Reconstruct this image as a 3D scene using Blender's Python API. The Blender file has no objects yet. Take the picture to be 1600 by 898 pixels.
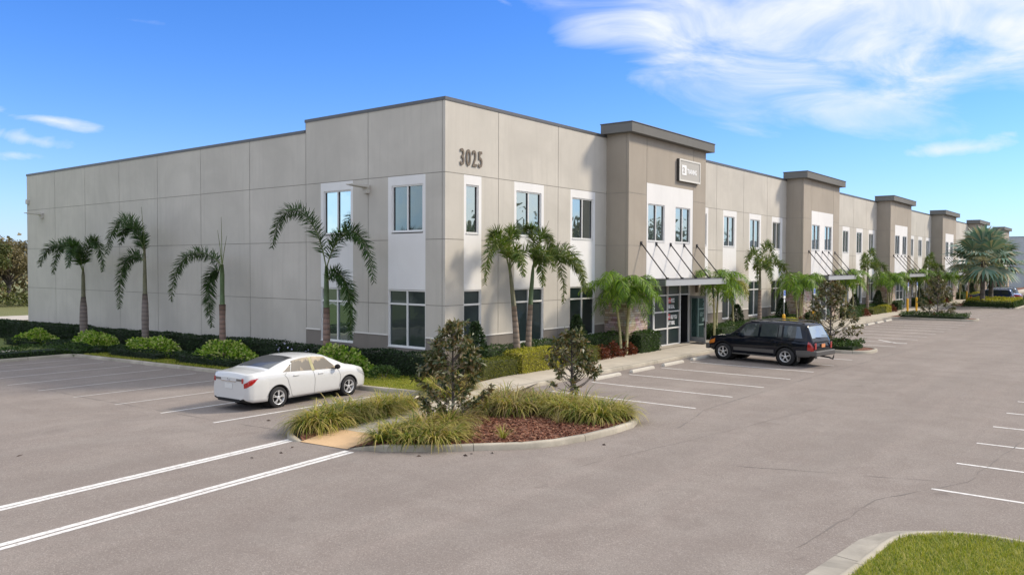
import bpy, bmesh, math, random
import numpy as np
from mathutils import Vector, Matrix
rng = np.random.default_rng(7)
random.seed(7)
S = bpy.context.scene
COL = S.collection
PI = math.pi
def R(d): return math.radians(d)
def gz(x, y): return -0.019*max(0.0, min(y, 45.0)+2)

# ------------------------------------------------------------------ object helpers
def link(o, parent=None):
    COL.objects.link(o)
    if parent is not None: o.parent = parent
    return o
def tag(o, label=None, cat=None, group=None, kind=None):
    if label: o['label'] = label
    if cat: o['category'] = cat
    if group: o['group'] = group
    if kind: o['kind'] = kind
    return o
def empty(name, loc=(0,0,0), rz=0.0, label=None, cat=None, group=None, scale=1.0):
    o = bpy.data.objects.new(name, None); o.empty_display_size = .3
    o.location = loc; o.rotation_euler = (0,0,rz); o.scale = (scale,)*3
    link(o); return tag(o, label, cat, group)
def copy_tree(o, parent=None):
    c = o.copy(); link(c)
    if parent is not None:
        c.parent = parent
    for ch in list(o.children): copy_tree(ch, c)
    return c
class MB:
    """collects polygons, builds one mesh"""
    def __init__(s): s.v=[]; s.f=[]; s.m=[]; s.sm=[]; s.uv=None
    def add(s, vs, fs, m=0, smooth=False):
        b=len(s.v); s.v.extend([tuple(p) for p in vs]); s.f.extend([[b+i for i in f] for f in fs])
        s.m.extend([m]*len(fs)); s.sm.extend([smooth]*len(fs)); return s
    def box(s, x0,x1,y0,y1,z0,z1,m=0):
        vs=[(x0,y0,z0),(x1,y0,z0),(x1,y1,z0),(x0,y1,z0),(x0,y0,z1),(x1,y0,z1),(x1,y1,z1),(x0,y1,z1)]
        return s.add(vs,[(0,3,2,1),(4,5,6,7),(0,1,5,4),(1,2,6,5),(2,3,7,6),(3,0,4,7)],m)
    def bar(s,a,b,w,h=None,m=0):
        """square bar between two points"""
        h=h or w; a=Vector(a);b=Vector(b);d=(b-a).normalized()
        u=Vector((0,0,1)) if abs(d.z)<.9 else Vector((1,0,0))
        sx=d.cross(u).normalized(); sy=sx.cross(d)
        vs=[]
        for p in (a,b):
            for i,j in ((-1,-1),(1,-1),(1,1),(-1,1)): vs.append(p+sx*i*w/2+sy*j*h/2)
        return s.add(vs,[(3,2,1,0),(4,5,6,7),(0,1,5,4),(1,2,6,5),(2,3,7,6),(3,0,4,7)],m)
    def tube(s, pts, rads, n=8, m=0, cap=True):
        pts=[Vector(p) for p in pts]; vs=[]; fs=[]
        for i,p in enumerate(pts):
            d=(pts[min(i+1,len(pts)-1)]-pts[max(i-1,0)]).normalized()
            u=Vector((1,0,0)) if abs(d.x)<.8 else Vector((0,1,0))
            a=d.cross(u).normalized(); b=d.cross(a)
            for k in range(n):
                t=2*PI*k/n; vs.append(p+(a*math.cos(t)+b*math.sin(t))*rads[i])
        for i in range(len(pts)-1):
            for k in range(n):
                k2=(k+1)%n; fs.append((i*n+k,i*n+k2,(i+1)*n+k2,(i+1)*n+k))
        s.add(vs,fs,m,True)
        if cap:
            b=len(s.v)-len(vs)
            s.f.append([b+k for k in range(n)]); s.m.append(m); s.sm.append(False)
            s.f.append([b+(len(pts)-1)*n+k for k in range(n)][::-1]); s.m.append(m); s.sm.append(False)
        return s
    def lathe(s, prof, n=24, axis='z', c=(0,0,0), m=0):
        """prof: list of (r,h)"""
        vs=[];fs=[]
        for r,h in prof:
            for k in range(n):
                t=2*PI*k/n; a,b=r*math.cos(t),r*math.sin(t)
                p=(a,b,h) if axis=='z' else ((a,h,b) if axis=='y' else (h,a,b))
                vs.append((p[0]+c[0],p[1]+c[1],p[2]+c[2]))
        for i in range(len(prof)-1):
            for k in range(n):
                k2=(k+1)%n; fs.append((i*n+k,i*n+k2,(i+1)*n+k2,(i+1)*n+k))
        return s.add(vs,fs,m,True)
    def build(s, name, mats, parent=None, bevel=0):
        me=bpy.data.meshes.new(name); me.from_pydata(s.v,[],s.f); 
        if not isinstance(mats,(list,tuple)): mats=[mats]
        for mm in mats: me.materials.append(mm)
        me.polygons.foreach_set('material_index',s.m); me.polygons.foreach_set('use_smooth',s.sm)
        if s.uv is not None:
            uvl=me.uv_layers.new(name='UVMap'); fl=[]
            for f in s.f:
                for i in f: fl.extend(s.uv[i])
            uvl.data.foreach_set('uv',fl)
        me.validate(); me.update()
        o=bpy.data.objects.new(name,me); link(o,parent)
        if bevel:
            b=o.modifiers.new('bevel','BEVEL'); b.width=bevel; b.segments=2; b.limit_method='ANGLE'
        return o
def npmesh(name, V, F, mat, parent=None, smooth=False, mi=None):
    """V (n,3), F (m,k) arrays -> object"""
    me=bpy.data.meshes.new(name); V=np.asarray(V,np.float32); F=np.asarray(F,np.int32)
    me.vertices.add(len(V)); me.vertices.foreach_set('co',V.ravel())
    k=F.shape[1]; me.loops.add(F.size); me.loops.foreach_set('vertex_index',F.ravel())
    me.polygons.add(len(F)); me.polygons.foreach_set('loop_start',np.arange(0,F.size,k,dtype=np.int32))
    me.polygons.foreach_set('loop_total',np.full(len(F),k,np.int32))
    mats=mat if isinstance(mat,(list,tuple)) else [mat]
    for m in mats: me.materials.append(m)
    if mi is not None: me.polygons.foreach_set('material_index',np.asarray(mi,np.int32))
    if smooth: me.polygons.foreach_set('use_smooth',np.ones(len(F),bool))
    me.update(calc_edges=True); me.validate()
    o=bpy.data.objects.new(name,me); return link(o,parent)

# ------------------------------------------------------------------ materials
def newmat(name):
    m=bpy.data.materials.new(name); m.use_nodes=True; nt=m.node_tree
    return m,nt,nt.nodes['Principled BSDF']
def N(nt,t,**kw):
    n=nt.nodes.new(t)
    for k,v in kw.items():
        if k in n.inputs.keys(): n.inputs[k].default_value=v
        else: setattr(n,k,v)
    return n
def ramp(nt,fac,stops,interp='LINEAR'):
    r=nt.nodes.new('ShaderNodeValToRGB'); r.color_ramp.interpolation=interp
    e=r.color_ramp.elements
    while len(e)<len(stops): e.new(.5)
    for i,(p,c) in enumerate(stops):
        e[i].position=p; e[i].color=(c,c,c,1) if isinstance(c,(int,float)) else (*c,1)
    nt.links.new(fac,r.inputs[0]); return r.outputs[0]
def mixc(nt,fac,a,b,mode='MIX'):
    n=nt.nodes.new('ShaderNodeMix'); n.data_type='RGBA'; n.blend_type=mode
    for sock,val in ((n.inputs[0],fac),(n.inputs[6],a),(n.inputs[7],b)):
        if isinstance(val,bpy.types.NodeSocket): nt.links.new(val,sock)
        elif isinstance(val,(int,float)): sock.default_value=val if sock==n.inputs[0] else (val,val,val,1)
        else: sock.default_value=(*val,1)
    return n.outputs[2]
def objco(nt,scale=(1,1,1)):
    t=nt.nodes.new('ShaderNodeTexCoord'); mp=nt.nodes.new('ShaderNodeMapping'); mp.inputs['Scale'].default_value=scale
    nt.links.new(t.outputs['Object'],mp.inputs[0]); return mp.outputs[0]
def noise(nt,co,scale,detail=4,rough=.55,dist=0):
    n=N(nt,'ShaderNodeTexNoise',Scale=scale,Detail=detail,Roughness=rough,Distortion=dist); nt.links.new(co,n.inputs['Vector']); return n.outputs['Fac']
def bump(nt,bs,h,strength=.3,dist=.02):
    b=N(nt,'ShaderNodeBump',Strength=strength,Distance=dist); nt.links.new(h,b.inputs['Height']); nt.links.new(b.outputs[0],bs.inputs['Normal'])
def plain(name,c,rough=.6,metal=0,coat=0,spec=.5,var=.0):
    m,nt,b=newmat(name); b.inputs['Base Color'].default_value=(*c,1); b.inputs['Roughness'].default_value=rough
    b.inputs['Metallic'].default_value=metal; b.inputs['Coat Weight'].default_value=coat; b.inputs['Coat Roughness'].default_value=.03
    b.inputs['Specular IOR Level'].default_value=spec
    if var:
        co=objco(nt); f=noise(nt,co,6,5)
        nt.links.new(ramp(nt,f,[(.3,tuple(x*(1-var) for x in c)),(.7,tuple(min(1,x*(1+var)) for x in c))]),b.inputs['Base Color'])
    return m
def stucco(name,c,stain=.13):
    """painted tilt-up concrete: mottling, vertical rain streaks, fine grain"""
    m,nt,b=newmat(name); b.inputs['Roughness'].default_value=.85
    co=objco(nt)
    big=noise(nt,co,.35,5,.6,.4); st=noise(nt,objco(nt,(1.6,1.6,.12)),2.2,4,.6); fine=noise(nt,co,22,4,.7)
    a=mixc(nt,ramp(nt,big,[(.35,0),(.7,1)]),tuple(x*(1-stain) for x in c),tuple(min(1,x*1.05) for x in c))
    a=mixc(nt,ramp(nt,st,[(.5,0.0),(.72,.55)]),a,tuple(x*(1-stain*1.3) for x in c))
    a=mixc(nt,ramp(nt,fine,[(.35,.10),(.65,0)]),a,tuple(x*.8 for x in c))
    nt.links.new(a,b.inputs['Base Color']); bump(nt,b,fine,.15,.01); return m
def asphalt_mat():
    m,nt,b=newmat('asphalt'); b.inputs['Roughness'].default_value=.95; b.inputs['Specular IOR Level'].default_value=.08
    co=objco(nt)
    base=(.232,.192,.175)
    big=noise(nt,co,.09,5,.6,.6); mid=noise(nt,co,.8,6,.65,.5); fine=noise(nt,co,28,3,.75)
    trk=noise(nt,objco(nt,(.08,1.2,1)),1.0,5,.6)
    a=mixc(nt,ramp(nt,big,[(.35,0),(.68,1)]),(.240,.208,.186),(.290,.252,.226))
    a=mixc(nt,ramp(nt,mid,[(.42,.45),(.62,0)]),a,(.20,.165,.147))
    a=mixc(nt,ramp(nt,trk,[(.5,0),(.75,.3)]),a,(.33,.275,.245))
    vo=N(nt,'ShaderNodeTexVoronoi',Scale=58.0); nt.links.new(co,vo.inputs['Vector'])
    sep=nt.nodes.new('ShaderNodeSeparateColor'); nt.links.new(vo.outputs['Color'],sep.inputs[0])
    a=mixc(nt,ramp(nt,sep.outputs[0],[(.0,.42),(.35,.0),(.75,0),(1,0)]),a,(.13,.115,.105))
    a=mixc(nt,ramp(nt,sep.outputs[1],[(.0,.0),(.7,.0),(1,.36)]),a,(.48,.43,.39))
    oil=noise(nt,co,.45,3,.5,.2)
    a=mixc(nt,ramp(nt,oil,[(.64,0),(.78,.4)]),a,(.14,.112,.10))
    st2=noise(nt,objco(nt,(.35,.06,1)),1.3,6,.7,.8); a=mixc(nt,ramp(nt,st2,[(.52,0),(.7,.28)]),a,(.19,.155,.138))
    wv=N(nt,'ShaderNodeTexWave',Scale=.11,Distortion=2.2,Detail=3.0); wv.bands_direction='Y'; nt.links.new(co,wv.inputs['Vector'])
    a=mixc(nt,ramp(nt,wv.outputs['Fac'],[(.45,0),(.9,.16)]),a,(.19,.165,.15))
    drip=N(nt,'ShaderNodeTexVoronoi',Scale=.36); nt.links.new(co,drip.inputs['Vector']); dn=noise(nt,co,3.5,4,.7)
    dd=N(nt,'ShaderNodeMath',operation='MULTIPLY_ADD'); nt.links.new(dn,dd.inputs[0]); dd.inputs[1].default_value=.35; nt.links.new(drip.outputs['Distance'],dd.inputs[2])
    a=mixc(nt,ramp(nt,dd.outputs[0],[(.16,.5),(.24,0)]),a,(.125,.105,.095))
    nt.links.new(a,b.inputs['Base Color']); bump(nt,b,fine,.5,.02); return m
def concrete_mat(name,c,joint=None,dirt=.25):
    m,nt,b=newmat(name); b.inputs['Roughness'].default_value=.88
    co=objco(nt); big=noise(nt,co,.7,6,.65,.6); fine=noise(nt,co,20,4,.7)
    a=mixc(nt,ramp(nt,big,[(.35,0),(.68,1)]),tuple(x*(1-dirt) for x in c),tuple(x*1.06 for x in c))
    a=mixc(nt,ramp(nt,fine,[(.35,.3),(.6,0)]),a,tuple(x*.7 for x in c))
    if joint:
        uv=nt.nodes.new('ShaderNodeUVMap'); sp=nt.nodes.new('ShaderNodeSeparateXYZ'); nt.links.new(uv.outputs[0],sp.inputs[0])
        md=N(nt,'ShaderNodeMath',operation='WRAP'); nt.links.new(sp.outputs[0],md.inputs[0]); md.inputs[1].default_value=joint; md.inputs[2].default_value=0
        lt=N(nt,'ShaderNodeMath',operation='LESS_THAN'); nt.links.new(md.outputs[0],lt.inputs[0]); lt.inputs[1].default_value=.025
        a=mixc(nt,lt.outputs[0],a,tuple(x*.35 for x in c))
    nt.links.new(a,b.inputs['Base Color']); bump(nt,b,fine,.25,.01); return m
def leaf_mat(name,cols,trans=.25,rough=.5,spec=.3):
    """cols: colour stops across leaves (random per leaf)"""
    m,nt,b=newmat(name)
    g=nt.nodes.new('ShaderNodeNewGeometry')
    c=ramp(nt,g.outputs['Random Per Island'],[(i/(len(cols)-1) if len(cols)>1 else 0,k) for i,k in enumerate(cols)])
    co=objco(nt); f=noise(nt,co,1.3,3,.6); c=mixc(nt,ramp(nt,f,[(.35,.25),(.65,0)]),c,cols[0])
    nt.links.new(c,b.inputs['Base Color']); b.inputs['Roughness'].default_value=rough; b.inputs['Specular IOR Level'].default_value=spec
    tr=nt.nodes.new('ShaderNodeBsdfTranslucent'); nt.links.new(mixc(nt,1.0,c,(1.1,1.15,.6),'MULTIPLY'),tr.inputs[0])
    mx=nt.nodes.new('ShaderNodeMixShader'); mx.inputs[0].default_value=trans
    nt.links.new(b.outputs[0],mx.inputs[1]); nt.links.new(tr.outputs[0],mx.inputs[2])
    nt.links.new(mx.outputs[0],nt.nodes['Material Output'].inputs[0]); return m
def glass_mat(name,base=(.012,.022,.024),refl=.3,tint=(.75,.95,.95),rough=.015,refl_bands=0):
    m,nt,b=newmat(name); b.inputs['Base Color'].default_value=(*base,1); b.inputs['Roughness'].default_value=.3
    if refl_bands:
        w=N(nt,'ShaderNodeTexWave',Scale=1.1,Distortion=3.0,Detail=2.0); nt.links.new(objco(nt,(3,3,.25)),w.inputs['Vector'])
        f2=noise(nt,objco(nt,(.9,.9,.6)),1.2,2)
        w.inputs['Scale'].default_value=2.2; w.bands_direction='Z'; c=mixc(nt,ramp(nt,w.outputs['Fac'],[(.45,0),(.75,1)]),base,(.48,.37,.22)); c=mixc(nt,ramp(nt,f2,[(.42,0),(.58,.8)]),c,base)  # cream bands painted into the base colour, imitating reflections in the glass
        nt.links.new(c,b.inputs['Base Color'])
    gl=nt.nodes.new('ShaderNodeBsdfGlossy'); gl.inputs['Color'].default_value=(*tint,1); gl.inputs['Roughness'].default_value=rough
    lw=N(nt,'ShaderNodeLayerWeight',Blend=.25)
    mt=N(nt,'ShaderNodeMath',operation='MULTIPLY_ADD'); nt.links.new(lw.outputs['Fresnel'],mt.inputs[0]); mt.inputs[1].default_value=.8 if refl>.1 else (.45 if refl>.02 else .25); mt.inputs[2].default_value=refl
    mt.use_clamp=True
    if True:
        bp=N(nt,'ShaderNodeBump',Strength=.02,Distance=.3); nt.links.new(noise(nt,objco(nt),.8,2),bp.inputs['Height']); nt.links.new(bp.outputs[0],gl.inputs['Normal'])
    mx=nt.nodes.new('ShaderNodeMixShader'); nt.links.new(mt.outputs[0],mx.inputs[0]); nt.links.new(b.outputs[0],mx.inputs[1]); nt.links.new(gl.outputs[0],mx.inputs[2])
    nt.links.new(mx.outputs[0],nt.nodes['Material Output'].inputs[0]); return m
def stone_mat():
    m,nt,b=newmat('ledgestone'); b.inputs['Roughness'].default_value=.9
    t=nt.nodes.new('ShaderNodeTexCoord'); sp=nt.nodes.new('ShaderNodeSeparateXYZ'); nt.links.new(t.outputs['Object'],sp.inputs[0])
    ad=N(nt,'ShaderNodeMath',operation='ADD'); nt.links.new(sp.outputs[0],ad.inputs[0]); nt.links.new(sp.outputs[1],ad.inputs[1])
    cb=nt.nodes.new('ShaderNodeCombineXYZ'); nt.links.new(ad.outputs[0],cb.inputs[0]); nt.links.new(sp.outputs[2],cb.inputs[1])
    br=N(nt,'ShaderNodeTexBrick',Scale=1.0); br.inputs['Brick Width'].default_value=.42; br.inputs['Row Height'].default_value=.115
    br.inputs['Mortar Size'].default_value=.008; br.offset=.37; br.squash=.6; br.squash_frequency=3; br.inputs['Bias'].default_value=0
    br.inputs['Color1'].default_value=(0,0,0,1); br.inputs['Color2'].default_value=(1,1,1,1); br.inputs['Mortar'].default_value=(.5,.5,.5,1)
    nt.links.new(cb.outputs[0],br.inputs['Vector'])
    wn=N(nt,'ShaderNodeTexVoronoi',Scale=3.0); nt.links.new(cb.outputs[0],wn.inputs['Vector'])
    c=ramp(nt,br.outputs['Color'],[(0,(.27,.18,.13)),(.25,(.62,.52,.41)),(.5,(.40,.29,.22)),(.75,(.70,.58,.46)),(1,(.47,.42,.38))])
    c=mixc(nt,.25,c,wn.outputs['Color'],'SOFT_LIGHT')
    c=mixc(nt,br.outputs['Fac'],c,(.14,.11,.09))
    f=noise(nt,t.outputs['Object'],14,5,.7); c=mixc(nt,ramp(nt,f,[(.3,.45),(.65,0)]),c,(.2,.15,.12))
    nt.links.new(c,b.inputs['Base Color'])
    bump(nt,b,br.outputs['Color'],.6,.03); return m
def paint_line_mat(fade=0):
    m,nt,b=newmat('line_paint'); b.inputs['Roughness'].default_value=.8
    co=objco(nt); f=noise(nt,co,9,5,.75); g=noise(nt,co,.8,3)
    c=mixc(nt,ramp(nt,f,[(.36,.75),(.5,0)]),(.72,.70,.67),(.32,.28,.26))
    c=mixc(nt,ramp(nt,g,[(.4,.3),(.7,0)]),c,(.5,.47,.45))
    if fade: c=mixc(nt,fade,c,(.27,.235,.21))
    nt.links.new(c,b.inputs['Base Color']); return m
def grass_ground(name,a,c,d):
    m,nt,b=newmat(name); b.inputs['Roughness'].default_value=.95
    co=objco(nt); f=noise(nt,co,1.1,6,.7,.3); h=noise(nt,co,30,4,.8)
    x=mixc(nt,ramp(nt,f,[(.35,0),(.65,1)]),a,c); x=mixc(nt,ramp(nt,h,[(.4,.7),(.6,0)]),x,d)
    nt.links.new(x,b.inputs['Base Color']); bump(nt,b,h,.8,.05); return m
def trunk_mat(name,a,c,ring=9):
    m,nt,b=newmat(name); b.inputs['Roughness'].default_value=.85
    co=objco(nt); w=N(nt,'ShaderNodeTexWave',Scale=ring*.16,Distortion=1.2,Detail=2.0); w.bands_direction='Z'; nt.links.new(co,w.inputs['Vector'])
    f=noise(nt,co,8,4,.7)
    x=mixc(nt,ramp(nt,w.outputs['Fac'],[(.1,0),(.45,1)]),tuple(k*.55 for k in a),a); x=mixc(nt,ramp(nt,f,[(.35,0),(.7,.8)]),x,c)
    nt.links.new(x,b.inputs['Base Color']); bump(nt,b,w.outputs['Fac'],.4,.02); return m
def mulch_mat():
    m,nt,b=newmat('mulch'); b.inputs['Roughness'].default_value=.95
    co=objco(nt); v=N(nt,'ShaderNodeTexVoronoi',Scale=16.0); nt.links.new(co,v.inputs['Vector'])
    sp=nt.nodes.new('ShaderNodeSeparateColor'); nt.links.new(v.outputs['Color'],sp.inputs[0])
    c=ramp(nt,sp.outputs[0],[(0,(.06,.022,.013)),(.5,(.15,.055,.03)),(1,(.26,.115,.065))])
    nt.links.new(c,b.inputs['Base Color']); bump(nt,b,v.outputs['Distance'],.7,.04); return m

M={}
M['wall']=stucco('wall_paint',(.55,.512,.452)); M['tower']=stucco('tower_paint',(.37,.32,.262),.1)
M['white']=stucco('white_panel_paint',(.76,.745,.73),.05); M['plinth']=stucco('plinth_paint',(.235,.205,.175),.1)
M['joint']=plain('joint_sealant',(.29,.265,.23),.9); M['jointw']=plain('ledge_paint',(.58,.55,.5),.8)
M['coping']=plain('coping_metal',(.10,.10,.105),.45,.3,var=.1); M['cap']=stucco('cap_paint',(.15,.145,.135),.1)
M['frame']=plain('window_frame',(.72,.71,.69),.4,.0); M['alu']=plain('brushed_aluminium',(.42,.43,.43),.38,.6); M['canopyface']=plain('canopy_fascia',(.50,.51,.51),.4,.35)
M['canopy']=plain('canopy_metal',(.17,.18,.19),.45,.5); M['rod']=plain('rod_metal',(.035,.03,.03),.5,.3)
M['glass_hi']=glass_mat('upper_glass',(.02,.03,.032),.42,(.80,.88,.86))
M['glass_lo']=glass_mat('lower_glass',(.010,.020,.022),.03,(.42,.54,.55),refl_bands=0)
M['glass_side']=glass_mat('side_glass',(.012,.02,.022),.12,(.55,.70,.74))
M['glass_dark']=glass_mat('dark_glass',(.02,.026,.03),.06,(.6,.8,.85))
M['door_glass']=glass_mat('door_glass',(.05,.10,.09),.30,(.75,1.0,.95),refl_bands=0)
M['carglass']=glass_mat('car_glass',(.010,.010,.011),.01,(.5,.52,.54))
M['suvglass']=glass_mat('rear_car_glass',(.02,.03,.04),.10,(.62,.72,.82))
M['reflglass']=glass_mat('car_side_glass',(.05,.036,.02),.01,(.6,.6,.58),refl_bands=1)
M['asphalt']=asphalt_mat(); M['line']=paint_line_mat(); M['linef']=paint_line_mat(.45)
M['kerb']=concrete_mat('kerb_concrete',(.48,.43,.345),3.0,.42); M['walk']=concrete_mat('walk_concrete',(.49,.43,.345)); M['gutter']=concrete_mat('gutter_concrete',(.42,.38,.32),3.0,.5)
M['stop']=concrete_mat('wheel_stop_concrete',(.56,.52,.45),None,.15)
M['ramp']=concrete_mat('ramp_paint',(.60,.40,.22),None,.1); M['slab']=concrete_mat('slab',(.50,.45,.39))
M['stone']=stone_mat(); M['mulch']=mulch_mat()
M['lawn']=grass_ground('lawn',(.13,.17,.025),(.2,.23,.03),(.07,.09,.015)); M['field']=grass_ground('field',(.14,.15,.05),(.2,.19,.07),(.09,.1,.03))
M['crack']=plain('crack_tar',(.16,.138,.124),.9)
M['bronze']=plain('bronze_letters',(.16,.125,.09),.5,.2); M['sign']=plain('sign_face',(.44,.41,.36),.5); M['signrim']=plain('sign_rim',(.66,.63,.57),.5); M['signside']=plain('sign_side',(.05,.045,.04),.6)
M['letter']=plain('white_letter',(.85,.84,.82),.5); M['red']=plain('red_vinyl',(.55,.03,.03),.5); M['vinyl']=plain('white_vinyl',(.75,.76,.76),.5)
M['black']=plain('black_rubber',(.015,.015,.016),.7); M['tyre']=plain('tyre_rubber',(.02,.02,.021),.85,var=.3); M['rim']=plain('alloy_rim',(.75,.75,.75),.3,.5)
M['under']=plain('underbody',(.012,.012,.013),.9); M['void_shade']=plain('dark_interior_frame_shade',(.012,.012,.014),.9)
M['carwhite']=plain('white_car_paint',(.60,.60,.59),.3,0,1.0); M['carblack']=plain('black_car_paint',(.003,.005,.012),.5,0,.65,.05)
M['carnavy']=plain('navy_car_paint',(.02,.035,.10),.25,.2,1.0); M['carred']=plain('red_car_paint',(.28,.02,.03),.25,.1,1.0); M['cargrey']=plain('grey_car_paint',(.12,.13,.14),.3,.3,1.0)
M['cladding']=plain('grey_cladding',(.11,.105,.10),.5,.2); M['chrome']=plain('chrome',(.7,.7,.7),.15,1)
M['tail']=plain('tail_lamp_red',(.38,.012,.01),.15,0,1.0); M['amber']=plain('amber_lamp',(.65,.2,.03),.2,0,1.0); M['lampclear']=plain('clear_lamp',(.6,.6,.6),.15,.3,1.0)
M['lampdark']=plain('smoked_lamp',(.16,.15,.15),.15,.3,1.0); M['plate']=plain('licence_plate',(.68,.68,.66),.5); M['platef']=plain('orange_plate',(.75,.3,.12),.5)
M['yellow']=plain('yellow_paint',(.80,.42,.02),.5,var=.12); M['blue']=plain('sign_blue',(.03,.12,.45),.5); M['steel']=plain('galvanised_steel',(.42,.43,.44),.45,.7)
M['farwall']=stucco('far_wall',(.42,.44,.47),.05)
# foliage
M['hedge']=leaf_mat('hedge_leaf',[(.008,.020,.006),(.022,.048,.014),(.045,.085,.024)],.15,.45)
M['hedge2']=leaf_mat('green_hedge_leaf',[(.02,.045,.01),(.05,.10,.02),(.10,.17,.035)],.2)
M['olive']=leaf_mat('olive_hedge_leaf',[(.06,.075,.01),(.15,.17,.02),(.27,.26,.04)],.25)
M['gold']=leaf_mat('golden_hedge_leaf',[(.16,.17,.02),(.42,.40,.04),(.65,.56,.09)],.3)
M['varieg']=leaf_mat('variegated_leaf',[(.06,.13,.015),(.20,.36,.03),(.42,.56,.08),(.75,.70,.36)],.35)
M['copper']=leaf_mat('copper_leaf',[(.06,.018,.012),(.15,.035,.02),(.24,.07,.035),(.09,.05,.02)],.2)
M['holly']=leaf_mat('holly_leaf',[(.012,.03,.01),(.03,.06,.02),(.07,.11,.045)],.15,.4,.3)
M['magn']=leaf_mat('magnolia_leaf',[(.025,.045,.014),(.07,.095,.025),(.16,.16,.06),(.20,.11,.04),(.36,.34,.22)],.2,.35,.5)
M['juniper']=leaf_mat('groundcover_leaf',[(.02,.045,.01),(.05,.10,.02),(.09,.15,.03)],.2)
M['liri']=leaf_mat('liriope_blade',[(.05,.10,.012),(.19,.23,.03),(.40,.37,.06),(.62,.50,.18),(.42,.29,.13)],.35)
M['liridry']=leaf_mat('dry_blade',[(.22,.18,.07),(.36,.28,.14),(.27,.18,.10),(.20,.20,.06)],.3)
M['blade']=leaf_mat('grass_blade',[(.10,.17,.01),(.26,.31,.02),(.42,.40,.035),(.62,.52,.18)],.35)
M['palmleaf']=leaf_mat('palm_leaflet',[(.02,.05,.012),(.04,.085,.018),(.075,.135,.03)],.25,.4)
M['palmleaf2']=leaf_mat('green_palm_leaflet',[(.06,.13,.012),(.16,.29,.025),(.32,.46,.05)],.35,.4)
M['palmleafy']=leaf_mat('sunlit_foxtail_leaflet',[(.04,.08,.012),(.10,.16,.025),(.24,.24,.08)],.3,.4)
M['palmyel']=leaf_mat('yellow_palm_leaflet',[(.16,.17,.01),(.32,.30,.02)],.3)
M['bism']=leaf_mat('silver_palm_leaf',[(.09,.17,.12),(.16,.26,.20),(.27,.36,.29),(.42,.36,.22)],.15,.5)
M['trunk']=trunk_mat('palm_trunk',(.24,.19,.165),(.19,.16,.15)); M['trunkr']=trunk_mat('sunlit_palm_trunk',(.33,.24,.18),(.22,.19,.16))
M['trunkred']=trunk_mat('reddish_palm_trunk',(.30,.185,.14),(.22,.17,.15)); M['shaft']=plain('crownshaft',(.07,.11,.035),.5,var=.3); M['shaftb']=plain('dry_crownshaft',(.12,.115,.06),.6,var=.35); M['rachis']=plain('frond_stem',(.12,.15,.04),.6); M['stemy']=plain('pale_stem',(.36,.33,.16),.6,var=.2)
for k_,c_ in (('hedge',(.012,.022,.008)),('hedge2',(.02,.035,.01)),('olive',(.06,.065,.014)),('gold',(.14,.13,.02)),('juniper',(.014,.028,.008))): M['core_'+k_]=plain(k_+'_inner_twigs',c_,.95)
M['bark']=trunk_mat('tree_bark',(.13,.105,.09),(.1,.09,.08),3)
M['wood1']=leaf_mat('wood_olive',[(.05,.07,.018),(.10,.12,.035),(.17,.17,.06)],.15); M['wood2']=leaf_mat('wood_brown',[(.09,.08,.035),(.18,.145,.07),(.27,.22,.11)],.15)
M['pink']=leaf_mat('pink_leaf',[(.25,.05,.06),(.3,.12,.08)],.2)
M['deadleaf']=plain('dead_leaf',(.045,.025,.016),.8); M['petal']=plain('pale_petal',(.45,.45,.65),.6)

# ------------------------------------------------------------------ foliage geometry
def unit(a): return a/np.maximum(np.linalg.norm(a,axis=1,keepdims=True),1e-9)
def leaves(P,D,L,W,bend=.25,fold=.12):
    """4-vertex leaves. P base, D direction, L,W arrays"""
    n=len(P); D=unit(D); Rr=unit(rng.normal(size=(n,3))); Sx=unit(np.cross(D,Rr)); Nn=np.cross(Sx,D)
    L=np.broadcast_to(L,(n,))[:,None]; W=np.broadcast_to(W,(n,))[:,None]
    m=P+D*L*.5
    a=m+Sx*W*.5+Nn*W*fold; b=m-Sx*W*.5+Nn*W*fold; t=P+D*L-np.array([0,0,1])*L*bend
    V=np.stack([P,a,t,b],1).reshape(-1,3); F=np.arange(4*n).reshape(n,4)
    return V,F
def blades(P,az,h,L,w,k=3,start=R(80),droop=R(110)):
    """curved blades as strips; returns V,F (quads)"""
    n=len(P); az=np.broadcast_to(az,(n,)); 
    st=np.broadcast_to(start,(n,)).astype(float); dr=np.broadcast_to(droop,(n,)).astype(float); L=np.broadcast_to(L,(n,)).astype(float)
    sd=np.stack([-np.sin(az),np.cos(az),np.zeros(n)],1); cur=P.copy(); rows=[]
    for i in range(k+1):
        t=i/k; ww=(w*(1-t**1.5*.92))
        rows.append((cur-sd*np.reshape(ww,(-1,1))*.5, cur+sd*np.reshape(ww,(-1,1))*.5))
        el=st-dr*(t+.5/k)
        stp=(L/k)[:,None]*np.stack([np.cos(el)*np.cos(az),np.cos(el)*np.sin(az),np.sin(el)],1); cur=cur+stp
    V=np.stack([r for pr in rows for r in pr],1).reshape(-1,3)
    q=[]; b=np.arange(n)*(2*(k+1))
    for i in range(k): q.append(np.stack([b+2*i,b+2*i+1,b+2*i+3,b+2*i+2],1))
    return V,np.concatenate(q,0)
def join(parts):
    V=[];F=[];o=0
    for v,f in parts: V.append(v);F.append(f+o);o+=len(v)
    return np.concatenate(V),np.concatenate(F)
CORE={M[k].name:M['core_'+k] for k in ('hedge','hedge2','olive','gold','juniper')}
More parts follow.
